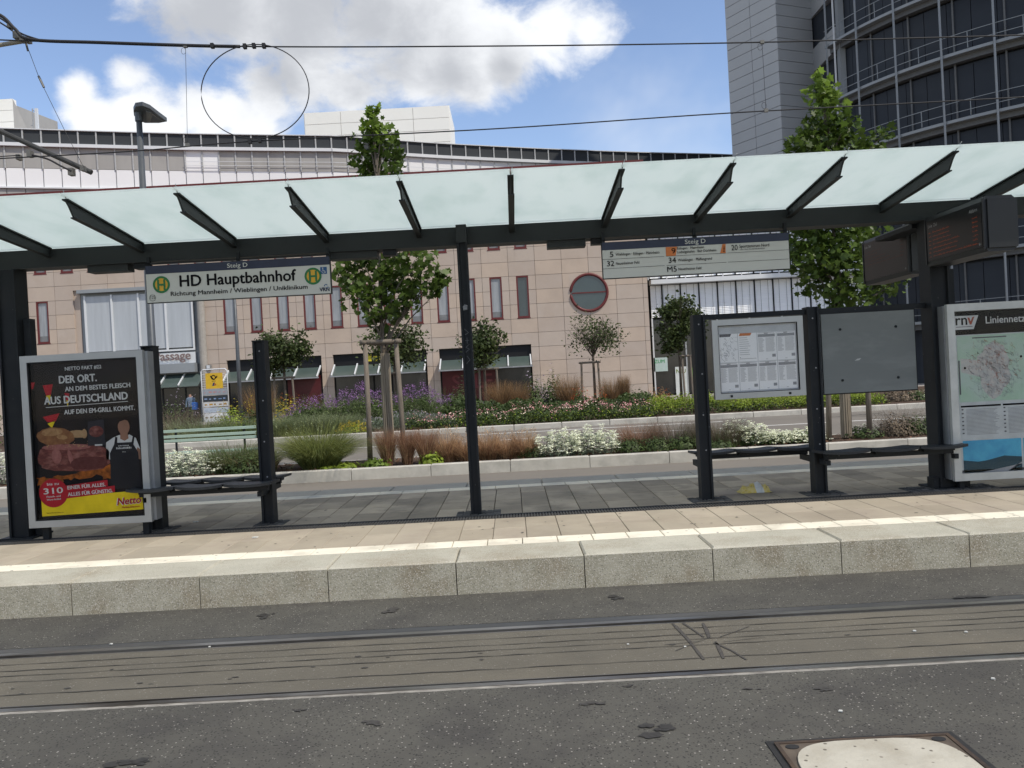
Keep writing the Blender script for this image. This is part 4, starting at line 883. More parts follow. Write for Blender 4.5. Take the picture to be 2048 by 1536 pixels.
for x, z0, z1, k_ in wins:
    H_ = round(z1-z0, 2); dk = (k_ == 0)
    if (H_, dk) not in wcache:
        f_ = frame_mb(-ww_/2, ww_/2, 0, H_, -.03, .10, .09); f_.box(-ww_/2-.03, ww_/2+.03, -.06, .02, -.05, .0); fo = f_.build('window', m_red)
        g_o = MB().box(-ww_/2+.09, ww_/2-.09, .05, .07, .09, H_-.09).build('pane', m_glassd if dk else m_curtain)
        l_o = MB().box(-ww_/2+.09, ww_/2-.09, .042, .049, .09, .42).build('curtain_hem', mat('curtain_lower', (.17,.175,.18), .5, col2=(.12,.125,.13), scale=4, coat=.5))
        wcache[(H_, dk)] = (fo.data, g_o.data, None if dk else l_o.data)
        for q in (fo, g_o, l_o): D.objects.remove(q)
    me = wcache[(H_, dk)]
    w = D.objects.new('window', me[0]); COL.objects.link(w); w.parent = pk; w.location = Vector((x, YB+.06, z0))-pk.location
    for nm, m_ in (('pane', me[1]), ('curtain_hem', me[2])):
        if m_: g_o = D.objects.new(nm, m_); COL.objects.link(g_o); g_o.parent = w
# round window: stone surround filling the square hole, frame ring, glass, bar
mb = MB(); n = 40; R0 = .99
for k_ in range(n):
    a0, a1 = 2*math.pi*k_/n, 2*math.pi*(k_+1)/n
    def sq(a): t_ = 1/max(abs(math.cos(a)), abs(math.sin(a))); return (rc.x+RR*t_*math.cos(a), rc.z+RR*t_*math.sin(a))
    p_ = [(rc.x+R0*math.cos(a0), rc.z+R0*math.sin(a0)), sq(a0), sq(a1), (rc.x+R0*math.cos(a1), rc.z+R0*math.sin(a1))]
    mb.prism([(q[0], YB+.02, q[1]) for q in p_][::-1], (0, .24, 0))
mb.build('round_surround', m_pinkp[0], pk)
mb = MB(); mb.tube([(rc.x+1.08*math.cos(2*math.pi*k_/40), YB+.0, rc.z+1.08*math.sin(2*math.pi*k_/40)) for k_ in range(41)], .085, 8, False)
rw = mb.build('round_window', m_red, pk, True)
MB().disc(rc.x, rc.z, 1.06, YB+.012, 40).build('pane', m_glassd, rw); MB().box(rc.x-1.0, rc.x+1.0, YB-.04, YB+.01, rc.z-.035, rc.z+.035).build('glazing_bar', m_red, rw)
# shop openings with glass awnings
for i, (a_, b_) in enumerate(ops):
    sfm = MB(); sfm.box(a_, b_, YB+.20, YB+.258, .02, zop-.02); sf = sfm.build('shopfront', m_void, pk)
    half = (a_+b_)/2
    panes = [(a_+.1, a_+2.3, m_shopred if i == 2 else m_shop), (a_+2.4, half+.6, m_shop if i != 2 else m_shopred), (half+.7, b_-.1, m_shopred if i == 0 else m_shop)]
    for p0_, p1_, m_ in panes: MB().box(p0_, p1_, YB+.12, YB+.16, .35, zop-1.15).build('shop_pane', m_, sf)
    MB().box(a_, b_, YB+.1, YB+.2, .02, .33).build('plinth', m_pinkj, sf)
    aw = MB(); za, zb = zop-.72, zop-1.32; ya, yb = YB+.05, YB-1.0
    aw.prism([(a_+.05, ya, za), (b_-.05, ya, za), (b_-.05, yb, zb), (a_+.05, yb, zb)], (0, 0, .03)); awo = aw.build('awning', m_awn, pk)
    nst = 5 if i else 5
    for k_ in range(nst):
        x = a_+.08+(b_-a_-.16)*k_/(nst-1); x = a_+.08+k_*(b_-a_-.16)/(nst-1)
        MB().beam((x, ya, za+.10), (x, yb-.05, zb+.07), .07, .10).build('strut', m_white, awo)
    MB().box(a_-.02, b_+.02, yb-.06, yb-.02, zb-.02, zb+.05).build('gutter', m_alu2, awo)
x = ops[2][0]+.55; mb = MB(); mb.text('SALE', 1.15, x+.1, 1.15, YB+.113, 1.0, 'LEFT', .02); mb.build('window_lettering', mat('window_print', (.15,.035,.04), .6), pk)
x = (ops[1][0]+ops[1][1])/2; mb = MB(); [mb.rect(x-.75+q*.34, x-.52+q*.34, zop-.5, zop-.5+(.42, .30, .42, .34, .42)[q], YB+.19) for q in range(5)]; mb.build('shop_lettering', mat('yellow_letters', (.62,.52,.03), .5), pk)
# grey framed bay over the passage entrance
MB().box(bx_0-.35, bx_0, YB+.15, YB+.25, 0, bzt).build('recess_wall', m_pinkp[1], pk)
bay = MB(); bay.box(bx_0, bx_1, YB+.20, YB+.255, 0, bzt); bay.box(bx_0, bx_1, YB-.25, YB+.2, bzt-.22, bzt-.02); bo = bay.build('glazed_bay', m_ledge, pk)
gb0, gb1 = at(172, 640, YB).x, at(386, 640, YB).x; gz0_, gz1_ = at(280, 699, YB).z, at(280, 588, YB).z
for k_ in range(4):
    a_ = gb0+(gb1-gb0)*k_/4; b_ = gb0+(gb1-gb0)*(k_+1)/4
    MB().box(a_+.05, b_-.05, YB+.0, YB+.03, gz0_, gz1_).build('curtained_pane', mat('pale_curtain', (.40,.43,.46), .5, col2=(.33,.355,.38), scale=1.2, stretch=(3,1,.25), coat=.4), bo)
    MB().box(a_-.05, a_+.05, YB-.08, YB+.03, gz0_-.1, gz1_+.05).build('mullion', m_white, bo)
MB().box(gb1-.05, gb1+.05, YB-.08, YB+.03, gz0_-.1, gz1_+.05).build('mullion', m_white, bo)
MB().box(gb0-.05, gb1+.05, YB-.1, YB+.03, gz0_-.2, gz0_-.1).build('sill', m_white, bo)
sgz = at(350, 724, YB).z
MB().box(gb0-.1, at(392,720,YB).x, YB-.05, YB+.1, sgz-.1, gz0_-.3).build('sign_fascia', m_white, bo)
mb = MB(); mb.text('Passage', .72, at(384, 722, YB).x, sgz+.12, YB-.14, 1.0, 'RIGHT', .03); mb.build('sign_lettering', mat('grey_pink_letters', (.20,.145,.14), .5), bo)
MB().box(gb0-.1, at(395,720,YB).x, YB-.55, YB+.1, sgz-.65, sgz-.12).build('canopy_edge', m_ledge, bo)
zc = sgz-.75; mb = MB(); mb.prism([(gb0-.2, YB+.0, zc), (bx_1+.1, YB+.0, zc), (bx_1+.1, YB-1.2, zc-.75), (gb0-.2, YB-1.2, zc-.75)], (0,0,.03)); ca = mb.build('awning', m_awn, bo)
for k_ in range(6):
    x = gb0+.1+k_*1.12; MB().beam((x, YB, zc+.1), (x, YB-1.25, zc-.66), .06, .09).build('strut', m_white, ca)
MB().box(gb0-.1, at(398,800,YB).x, YB+.12, YB+.19, .1, zc-.8).build('entrance_glass', m_shop, bo)
for k_ in range(5): x = gb0+.2+k_*1.35; MB().box(x-.04, x+.04, YB+.08, YB+.12, .1, zc-.8).build('door_post', m_dark, bo)
MB().tube([(at(404,640,YB).x, YB-.1, .1), (at(404,640,YB).x, YB-.1, bzt+.1)], .22, 12).build('column', mat('column_grey', (.33,.31,.28), .7), bo)

# ================================================================== WHITE OFFICE BUILDING WITH CURVED PARAPET
wb = thing('office_building', 'long white panelled office building curving behind, dark glass parapet band on top', 'building', (0, 70, 0))
prof = [(-200, 58.2), (0, 60), (400, 63.9), (700, 66.5), (900, 70.1), (1100, 73.4), (1300, 76.5), (1450, 78.6), (1700, 83)]
pxs = [-190.0]
while pxs[-1] < 1600: pxs.append(pxs[-1] + 38 - 15*max(0, pxs[-1])/1450)
def wpt(px):
    for (a, ya), (b, yb) in zip(prof[:-1], prof[1:]):
        if a <= px <= b: Yv = ya+(yb-ya)*(px-a)/(b-a); break
    return Vector(((px-1024)/F*Yv, Yv, 0))
P = [wpt(p_) for p_ in pxs]
levels = [(20.28, 21.24, m_bandd, 'parapet_glass'), (18.50, 19.98, None, 'grey_panel'), (17.15, 18.47, m_whitep, 'white_panel'), (15.2, 17.0, m_greyp, 'lower_panel')]
core = MB(); rail = MB(); cop = MB(); lowr = MB(); hr1 = MB(); hr2 = MB()
for i in range(len(P)-1):
    a, b = P[i], P[i+1]; d = (b-a).normalized(); nrm_ = Vector((d.y, -d.x, 0))
    core.prism([a-nrm_*.15, b-nrm_*.15, b-nrm_*8, a-nrm_*8], (0, 0, 21.0))
    for z0, z1, m_, nm in levels:
        mm = m_ or (m_whitep if (i % 13 in (3, 4) or pxs[i] > 800) else m_greyp)
        mb = MB(); mb.prism([a+d*.03-nrm_*.1+Vector((0,0,z0)), b-d*.03-nrm_*.1+Vector((0,0,z0)), b-d*.03+Vector((0,0,z0)), a+d*.03+Vector((0,0,z0))], (0,0,z1-z0)); mb.build(nm, mm, wb)
    mb = MB(); mb.beam(a+nrm_*.06+Vector((0,0,18.45)), a+nrm_*.06+Vector((0,0,21.3)), .06, .10, (1,0,0)); mb.build('mullion', mat('soft_grey_metal', (.45,.46,.46), .5), wb)
    rail.beam(a+nrm_*.12+Vector((0,0,20.13)), b+nrm_*.12+Vector((0,0,20.13)), .30, .24); cop.beam(a+nrm_*.05+Vector((0,0,21.27)), b+nrm_*.05+Vector((0,0,21.27)), .2, .06); lowr.beam(a+nrm_*.05+Vector((0,0,17.07)), b+nrm_*.05+Vector((0,0,17.07)), .2, .10)
    if pxs[i] > 380: hr1.beam(a+nrm_*.25+Vector((0,0,18.85)), b+nrm_*.25+Vector((0,0,18.85)), .03, .03); hr2.beam(a+nrm_*.25+Vector((0,0,19.15)), b+nrm_*.25+Vector((0,0,19.15)), .03, .03)
core.build('wall_core', m_white, wb); rail.build('cornice_rail', m_white, wb); cop.build('coping', m_white, wb); lowr.build('lower_rail', m_white, wb); hr1.build('handrail', m_white, wb); hr2.build('handrail', m_white, wb)
# rooftop plant rooms
YR = 88.0
ra, rb = at(608, 226, YR), at(899, 240, YR)
pr = thing('rooftop_plant_room', 'cream panelled rooftop plant room rising above the middle of the white building', 'roof structure', ((ra.x+rb.x)/2, YR, 18))
MB().box(ra.x+.05, rb.x-.05, YR+.08, YR+8, 18, ra.z-.05).build('wall_core', m_pinkj, pr)
zt_ = ra.z; nC = 4; cwd = (rb.x-ra.x)/nC
for r_ in range(6):
    for c_ in range(nC): MB().box(ra.x+c_*cwd+.02, ra.x+(c_+1)*cwd-.02, YR, YR+.1, zt_-(r_+1)*1.25+.02, zt_-r_*1.25-.02).build('wall_panel', m_cream, pr)
MB().box(ra.x-.05, ra.x+.04, YR+.05, YR+8.1, 18, zt_).build('side_wall', m_cream, pr); MB().box(rb.x-.04, rb.x+.05, YR+.05, YR+8.1, 18, zt_).build('side_wall', m_cream, pr); MB().box(ra.x+.05, rb.x-.05, YR+.1, YR+8, zt_-.049, zt_-.02).build('roof', m_cream, pr)
va = at(650, 228, YR); mb = MB()
mb._add([(va.x-1.2, YR+2, zt_-.2), (va.x+1.2, YR+2, zt_-.2), (va.x+1.2, YR+4, zt_-.2), (va.x-1.2, YR+4, zt_-.2), (va.x-.8, YR+2.4, zt_+.75), (va.x+.8, YR+2.4, zt_+.75), (va.x+.8, YR+3.6, zt_+.75), (va.x-.8, YR+3.6, zt_+.75)], [(0,1,5,4),(1,2,6,5),(2,3,7,6),(3,0,4,7),(4,5,6,7)]); mb.build('vent_hood', m_alu2, pr)
YR2 = 68.0; rc_ = at(25, 197, YR2)
pr2 = thing('rooftop_plant_room', 'white panelled rooftop block with a long sloping side at the far left of the roofline', 'roof structure', (rc_.x-3, YR2, 19))
zt2 = rc_.z; xa = at(-180, 200, YR2).x
for r_ in range(5): MB().box(xa, rc_.x, YR2, YR2+.5, zt2-(r_+1)*.92+.015, zt2-r_*.92-.015).build('wall_panel', m_cream, pr2)
MB().prism([(rc_.x+.003, YR2, 19), (rc_.x+1.5, YR2+3, 19), (rc_.x+1.5, YR2+3, 19.5), (rc_.x+.003, YR2, zt2)], (-.2, .4, 0)).build('side_wall', m_greyp, pr2)
MB().prism([(xa, YR2+.52, 19), (rc_.x, YR2+.52, 19), (rc_.x+.9, YR2+5, 19), (xa, YR2+5, 19)], (0, 0, zt2-19-.4)).build('wall_core', m_greyp, pr2)
an = at(70, 253, 62.0); atn = thing('rooftop_antenna', 'slim white antenna mast with bracket pole standing on the roof edge at left', 'antenna', (an.x, 62, an.z-.3))
MB().box(an.x+.08, an.x+.28, 61.9, 62.05, an.z-.2, at(77, 217, 62).z).build('antenna_panel', m_white, atn)
MB().tube([(an.x-.12, 62, an.z-.3), (an.x-.12, 62, at(66, 217, 62).z)], .04, 6).build('mast', m_alu2, atn)
MB().beam((an.x-.12, 62, at(66, 220, 62).z), (an.x+.1, 62, at(66, 224, 62).z), .05, .05).build('bracket', m_alu2, atn); MB().beam((an.x-.3, 62, an.z+.1), (an.x-.1, 62, an.z+.1), .05, .05).build('bracket', m_alu2, atn)

# ================================================================== RIGHT-HAND COMPLEX: low wing, tower shaft, rotunda
YW = 52.0
wg = thing('low_wing', 'low wing with white louvre blinds in dark frames next to the pink building', 'building', (15, YW+4, 0))
wx0, wx1 = at(1301, 600, YW).x, 21.6
MB().box(wx0, wx1+2, YW+.3, YW+10, 0, 11.6).build('wall_core', m_void, wg)
m_blind = mat('louvre_blind', (.86,.88,.89), .4, col2=(.80,.82,.84), scale=.7, stretch=(1,1,10))
bw = 1.14; zl = 7.0
MB().box(wx0, wx1, YW-.55, YW+.3, zl-.16, zl+.10).build('ledge', m_white, wg)
k_ = 0; x = wx0+.75-bw
while x < wx1-.2:
    xa_ = max(x, wx0)
    for z0, z1 in ((4.85, 6.80), (7.25, 10.5)):
        mb = MB(); nsl = int((z1-z0)/.10)
        for q in range(nsl):
            z = z0+q*.10; mb.beam((xa_+.04, YW+.12, z+.05), (x+bw-.05, YW+.12, z+.05), .112, .012, (0, -1, .30))
        mb.box(xa_+.04, x+bw-.05, YW+.17, YW+.2, z0, z1)
        mb.build('louvre_blind', m_blind, wg)
        mb = MB(); mb.box(x+bw-.035, x+bw+.01, YW+.0, YW+.28, z0-.05, z1+.05); mb.build('mullion', m_dark, wg)
        for fx_ in (.3, .7): MB().box(xa_+bw*fx_, xa_+bw*fx_+.012, YW+.03, YW+.05, z0, z1).build('guide_wire', m_dark, wg)
    MB().box(x+.2, x+.26, YW-.5, YW-.44, zl+.10, zl+.62).build('rail_post', m_white, wg)
    k_ += 1; x += bw
MB().box(wx0, wx1, YW-.6, YW+.3, 10.55, 10.85).build('ledge', m_white, wg); MB().box(wx0, wx1, YW-.02, YW+.28, 10.9, 11.6).build('parapet', m_white, wg)
# ground floor glazing with posters
for i in range(7):
    xa_ = wx0+.1+i*2.0; mb = MB(); mb.box(xa_, xa_+1.9, YW+.2, YW+.29, .1, 4.7); mb.build('ground_floor_pane', m_shop, wg); MB().box(xa_-.09, xa_-.005, YW+.1, YW+.28, 0, 4.8).build('mullion', m_white if i == 0 else m_alu, wg)
a_ = at(1307, 716, YW+.1); b_ = at(1336, 742, YW+.1); mb = MB(); mb.box(a_.x, b_.x, YW+.1, YW+.13, b_.z, a_.z); po = mb.build('window_poster', mat('mint_poster', (.38,.50,.46), .6, col2=(.45,.52,.52), scale=3), wg)
mb = MB(); mb.text('ZUM', .30, a_.x+.05, a_.z-.33, YW+.095, 1, 'LEFT', .02); mb.build('poster_lettering', mat('green_letters', (.05,.30,.10), .6), po)
a_ = at(1350, 734, YW+.1); b_ = at(1376, 792, YW+.1); mb = MB(); mb.box(a_.x, b_.x, YW+.1, YW+.13, b_.z, a_.z); mb.build('window_poster', mat('white_poster', (.50,.54,.52), .6, col2=(.62,.64,.62), scale=2.5), wg)
mb = MB(); mb.text('NEU', .34, a_.x+.05, a_.z-.38, YW+.095, .9, 'LEFT', .02); mb.build('poster_lettering', m_lime, wg)
a_ = at(1384, 735, YW+.1); b_ = at(1396, 790, YW+.1); mb = MB(); mb.box(a_.x, b_.x, YW+.1, YW+.13, b_.z, a_.z); mb.build('window_poster', mat('green_poster', (.17,.45,.06), .6), wg)

tw = thing('tower_shaft', 'tall windowless grey tower shaft clad in horizontal metal panels', 'tower', (17.7, 58, 0))
Tc, Tl, Tr = Vector((at(1561,200,56).x, 56, 0)), Vector((at(1459,200,60).x, 60, 0)), Vector((at(1632,200,57.15).x, 57.15, 0)); TH_ = 42
bk = Vector((22.5, 66, 0)); bk2 = Vector((18.5, 66, 0))
MB().prism([Tl+Vector((.12,.06,0)), Tc+Vector((0,.16,0)), Tr+Vector((-.06,.12,0)), bk, bk2], (0,0,TH_)).build('wall_core', m_tower2, tw)
ph_ = .745; vis0 = 18
for (a_, b_, ncol) in ((Tl, Tc, 2), (Tc, Tr, 1)):
    L_ = (b_-a_).length; d = (b_-a_)/L_; nn = Vector((d.y, -d.x, 0)); wc = L_/ncol
    mb = MB(); mb.prism([Vector((.015, .10, .012)), Vector((wc-.015, .10, .012)), Vector((wc-.015, .0, .012)), Vector((.015, 0, .012))], (0,0,ph_-.03)); o = mb.build('metal_panel', m_tower); me_ = o.data; D.objects.remove(o)
    ang = math.atan2(d.y, d.x)
    for r_ in range(10, int(TH_/ph_)):
        for c_ in range(ncol):
            p_ = a_+d*wc*c_; shared('metal_panel', me_, tw, (p_.x, p_.y, r_*ph_), ang+random.uniform(-.0015, .0015))
# recessed balcony strip between shaft and rotunda
rt = thing('round_office_building', 'dark glazed round office building with grey ledges and thin railings on every floor', 'building', (38, 58, 0))
bal = MB()
mb = MB(); mb.box(Tr.x+.02, 24.9, 57.3, 58, 0, 40); mb.build('recess_wall', m_void, rt)
CX, CY, RO = 38.9, 58.0, 17.7
MB().prism([(CX+(RO-.35)*math.cos(a_), CY+(RO-.35)*math.sin(a_), 0) for a_ in [2*math.pi*k_/72 for k_ in range(72)]], (0,0,40)).build('wall_core', m_navy, rt)
A0, DA, NB = math.radians(194.0), math.radians(8.2), 15
def cp(a_, r_, z): return (CX+r_*math.cos(a_), CY+r_*math.sin(a_), z)
fl = [3.4+3.6*k_ for k_ in range(0, 9)]
def arc(mb, r0, r1, z0, z1, a0=A0-.02, a1=A0+DA*NB, n=56):
    vs = []; fs = []
    for k_ in range(n+1):
        a_ = a0+(a1-a0)*k_/n; vs += [cp(a_, r0, z0), cp(a_, r1, z0), cp(a_, r1, z1), cp(a_, r0, z1)]
        if k_:
            o_ = 4*(k_-1)
            for q in range(4): fs.append((o_+q, o_+(q+1) % 4, o_+4+(q+1) % 4, o_+4+q))
    fs.append((0, 3, 2, 1)); fs.append(tuple(4*n+q for q in range(4))); mb._add(vs, fs); return mb
for z in fl:
    arc(MB(), RO-.3, RO+.70, z+.0, z+.16).build('ledge', m_ledge, rt)
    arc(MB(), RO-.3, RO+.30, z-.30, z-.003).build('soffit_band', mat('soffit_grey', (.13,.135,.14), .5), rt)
    for dz in (.50, 1.06):
        arc(MB(), RO+.66, RO+.70, z+dz, z+dz+.03).build('handrail', m_ledge, rt)
for k_ in range(NB):
    a0, a1 = A0+DA*k_, A0+DA*(k_+1)
    for z in fl:
        for q in range(2):
            b0 = a0+DA*.5*q; b1 = b0+DA*.5
            mb = MB(); mb._add([cp(b0+.001, RO-.05, z+.22), cp(b1-.001, RO-.05, z+.22), cp(b1-.001, RO-.05, z+3.16), cp(b0+.001, RO-.05, z+3.16), cp(b0+.001, RO-.2, z+.22), cp(b1-.001, RO-.2, z+.22), cp(b1-.001, RO-.2, z+3.16), cp(b0+.001, RO-.2, z+3.16)], [(0,1,2,3),(7,6,5,4),(0,4,5,1),(1,5,6,2),(2,6,7,3),(3,7,4,0)])
            if z < 34 and k_ < 11: mb.build('glass_panel', m_navy, rt)
        MB().beam(cp(a0+DA*.5, RO+.68, z+.2), cp(a0+DA*.5, RO+.68, z+1.08), .035, .035, (1,0,0)).build('rail_post', m_ledge, rt)
    MB().beam(cp(a0, RO+.80, 3.0), cp(a0, RO+.80, 39), .07, .09, (1,0,0)).build('mullion', m_ledge, rt)
    MB().beam(cp(a0+.02, RO+.0, 3.0), cp(a0+.02, RO+.0, 39), .09, .08, (math.cos(a0), math.sin(a0), 0)).build('pilaster', mat('dark_pilaster', (.12,.125,.13), .5), rt)
for z in fl:
    MB().prism([(21.45, 57.25, z-.3), (21.45, 53.5, z-.3), (22.4, 53.5, z-.3), (22.4, 57.25, z-.3)], (0,0,1.5)).build('balcony_parapet', m_tower, rt)
MB().beam((21.75, 53.25, 3), (21.75, 53.25, 40), .45, .35, (1,0,0)).build('pilaster', m_ledge, rt)
MB().beam((21.2, 52.9, 12), (21.2, 52.9, 40), .08, .08, (1,0,0)).build('mullion', m_white, rt)

# ================================================================== STREET FURNITURE
m_lamp = mat('lamp_grey', (.09,.10,.11), .45, .2)
lp = at(293, 500, 13.6); zt_ = at(284, 240, 13.6).z
sl1 = thing('street_lamp', 'tall grey street lamp with flat teardrop head rising above the shelter roof at left', 'street lamp', (lp.x, 13.6, 0))
MB().tube([(lp.x, 13.6, 0), (lp.x, 13.6, 1.2), (lp.x, 13.6, 1.25), (lp.x, 13.6, zt_)], [.085, .085, .07, .045], 14).build('pole', m_lamp, sl1, True)
hz = at(300, 232, 13.6).z; hx = lp.x; mb = MB()
hp_ = [(267,222,13.55),(271,213,13.4),(285,211,13.35),(300,217,13.4),(318,231,13.45),(334,243,13.55),(318,246,13.8),(290,246,13.85),(275,240,13.8),(268,231,13.7)]
hd = [at(px_, py_, y_) for px_, py_, y_ in hp_]
mb.prism(hd, (0, 0, .06)); hh1 = mb.build('lamp_head', m_lamp, sl1)
mb = MB(); mb.prism([at(px_, py_, y_)+Vector((0,0,-.012)) for px_, py_, y_ in ((292,222,13.5),(302,224,13.48),(326,242,13.6),(318,244,13.75),(294,243,13.78))], (0,0,.011)); mb.build('lens', mat('lamp_lens', (.16,.16,.155), .3), hh1)
MB().tube([(hx, 13.6, zt_-.02), (hx, 13.6, hz+.06)], .06, 12).build('socket', m_lamp, sl1)
p2 = gz(483, 842, .13); q2 = at(472, 520, p2.y)
sl2 = thing('street_lamp', 'thin grey lamp post behind the green bench, its head just under the shelter beam', 'street lamp', (p2.x, p2.y, .1))
MB().tube([(p2.x, p2.y, .1), (p2.x, p2.y, 2.8), (p2.x, p2.y, q2.z)], [.105, .10, .06], 10).build('pole', m_lamp, sl2, True)
MB().prism([(p2.x-.55, p2.y-.15, q2.z), (p2.x+.5, p2.y-.15, q2.z-.08), (p2.x+.5, p2.y+.15, q2.z-.08), (p2.x-.55, p2.y+.15, q2.z)], (0,0,.09)).build('lamp_head', m_lamp, sl2)

# tenants' sign board with yellow posthorn panel
YT = 43.0
ta, tb = at(404, 740, YT), at(457, 838, YT); cxT = (at(404,790,YT).x+at(457,790,YT).x)/2
ts = thing('tenant_sign', 'white framed tenant sign board with a yellow post panel on top and printed panels below', 'sign board', (cxT, YT, 0))
tx0_, tx1_ = cxT-.66, cxT+.66; ztp = (ta.z+at(457,737,YT).z)/2
mb = MB(); mb.tube([(tx0_, YT, 0), (tx0_, YT, ztp-.1), (tx0_+.1, YT, ztp), (tx1_-.1, YT, ztp), (tx1_, YT, ztp-.1), (tx1_, YT, 0)], .035, 8); mb.build('frame', m_white, ts)
for k_ in range(9): MB().beam((tx0_, YT+.03, ztp-.12-k_*.12), (tx1_, YT+.03, ztp-.12-k_*.12), .02, .02).build('cross_bar', m_white, ts)
yz1, yz0 = at(430, 746, YT).z, at(430, 777, YT).z
mb = MB(); mb.box(cxT-.44, cxT+.42, YT-.03, YT+.01, yz0, yz1); mb.build('yellow_panel', mat('post_yellow', (.66,.42,.03), .5), ts)
mb = MB(); zc_ = yz1-.22; yy_ = YT-.034
mb.cur = 0; mb.ring(cxT-.03, zc_+.0, .075, .125, yy_, 22, 3.4, 8.9); mb.flat([(cxT-.16,zc_+.10),(cxT-.03,zc_-.06),(cxT-.05,zc_-.12),(cxT-.20,zc_+.04)], yy_-.002); mb.flat([(cxT+.04,zc_-.03),(cxT+.16,zc_+.09),(cxT+.17,zc_+.01),(cxT+.06,zc_-.08)], yy_-.002); mb.rect(cxT-.12, cxT+.08, zc_-.20, zc_-.18, yy_)
mb.cur = 1; mb.flat([(cxT-.12,yz0+.14),(cxT-.06,yz0+.30),(cxT+.02,yz0+.31),(cxT-.02,yz0+.14)], yy_); mb.cur = 2; mb.flat([(cxT-.01,yz0+.14),(cxT+.03,yz0+.28),(cxT+.09,yz0+.18)], yy_); mb.build('posthorn_print', [m_black, mat('navy_print', (.03,.04,.12), .5), mat('red_print', (.4,.04,.03), .5)], ts)
for (pa, pb, c1_, nm) in ((778,790,(.30,.33,.36),'a'),(791,803,(.03,.04,.05),'b'),(804,813,(.55,.56,.56),'c'),(815,825,(.42,.48,.55),'d'),(826,843,(.62,.63,.64),'e')):
    za_, zb_ = at(430, pa, YT).z, at(430, pb, YT).z
    pn = MB().box(tx0_+.04, tx1_-.04, YT-.02, YT+.02, zb_, za_).build('name_panel', mat('tenant_panel_'+nm, c1_, .5, col2=tuple(v*.8 for v in c1_), scale=6), ts)
    mb = MB(); rj = random.Random(pa)
    for q in range(5): x_ = tx0_+.1+q*.24; mb.rect(x_, x_+rj.uniform(.08,.18), (za_+zb_)/2-.04, (za_+zb_)/2+rj.uniform(0,.05), YT-.022)
    mb.build('panel_print', mat('panel_print_'+nm, [(.5,.2,.1),(.3,.35,.45),(.05,.05,.05),(.3,.35,.4),(.10,.10,.10)]['abcde'.index(nm)], .5, col2=[(.2,.25,.4),(.1,.2,.4),(.45,.25,.03),(.35,.4,.5),(.35,.25,.1)]['abcde'.index(nm)], scale=4), pn)
sb = at(420, 734, YB); cb = thing('wall_lamp', 'small grey lamp box fixed to the pink wall above the tenant sign', 'lamp', (sb.x, YB-.2, sb.z))
MB().box(sb.x-.12, sb.x+.12, YB-.3, YB-.02, sb.z-.12, sb.z+.12).build('housing', m_alu2, cb); MB().box(sb.x-.09, sb.x+.09, YB-.32, YB-.301, sb.z-.09, sb.z+.09).build('lens', m_white, cb)

# pale green slatted bench in front of the street, seen from behind
YG_ = 17.45; ga = at(327, 872, YG_); gb_ = at(512, 862, YG_)
gbn = thing('park_bench', 'pale green slatted bench on the kerb behind the white flowers at left', 'bench', ((ga.x+gb_.x)/2, YG_+.2, 0))
m_gslat = mat('green_slat', (.36,.47,.39), .55, col2=(.31,.41,.34), scale=4)
for py0, py1 in ((859,866),(870,877),(879,885)):
    z_ = at(327, (py0+py1)/2+1, YG_).z; MB().box(ga.x, gb_.x, YG_-.015, YG_+.015, z_-.028, z_+.028, .004).build('slat', m_gslat, gbn)
for k_ in range(4): MB().box(ga.x, gb_.x, YG_+.06+k_*.11, YG_+.15+k_*.11, .44, .47, .004).build('slat', m_gslat, gbn)
for x in (ga.x+.25, gb_.x-.25):
    MB().beam((x, YG_+.02, .12), (x, YG_+.02, at(327,858,YG_).z), .05, .03, (1,0,0)).build('leg', m_dark, gbn); MB().beam((x, YG_+.45, .0), (x, YG_+.45, .44), .05, .03, (1,0,0)).build('leg', m_dark, gbn); MB().beam((x, YG_+.02, .42), (x, YG_+.5, .42), .04, .03).build('seat_bearer', m_dark, gbn)

# ------------------------------------------------------------------ overhead line
m_wire = mat('wire_black', (.02,.02,.022), .6); m_ins = mat('bracket_grey', (.16,.155,.14), .5, .3)
YO = 13.2
def curve_px(pts, Y_): return [at(a_, b_, Y_) for a_, b_ in pts]
def catm(P_, n=6):
    o = []
    for i in range(len(P_)-1):
        p0_, p1_, p2_, p3_ = P_[max(i-1,0)], P_[i], P_[i+1], P_[min(i+2, len(P_)-1)]
        for k_ in range(n): t_ = k_/n; o.append(.5*((2*p1_)+(p2_-p0_)*t_+(2*p0_-5*p1_+4*p2_-p3_)*t_*t_+(3*p1_-p0_-3*p2_+p3_)*t_**3))
    o.append(P_[-1]); return o
o = MB().tube(catm(curve_px([(-200,-60),(-60,10),(0,30),(30,58),(62,79),(200,85),(380,91),(480,93)], YO)), .026, 7).build('feeder_cable', m_wire, None, True); tag(o, 'thick black feeder cable running along the upper overhead wire at left', 'cable')
mb = MB()
for dy in (6, 15): mb.tube(catm(curve_px([(-120,-40+dy),(0,30+dy),(40,62+dy*.6),(80,80)], YO+.1)), .014, 6)
o = mb.build('feeder_loops', m_wire, None, True, kind='stuff'); tag(o, 'bundle of thinner black cables swooping down to the bracket end at upper left', 'cable', kind='stuff')
def wire(name, pts, r_, lab, Y_=YO, kind_='wire'):
    o = MB().tube(catm([at(a_, b_, Y_) for a_, b_ in pts], 8), r_, 6).build(name, m_wire, None, True); tag(o, lab, kind_); return o
wire('messenger_wire', [(-400,62),(60,82),(500,93),(1000,92),(1450,86),(1800,77),(2048,70),(2500,55)], .011, 'upper overhead messenger wire crossing the whole sky', YO)
wire('contact_wire', [(-400,336),(0,317),(270,302),(500,283),(1000,257),(1460,226),(2048,194),(2500,165)], .010, 'lower contact wire crossing in front of the buildings', YO)
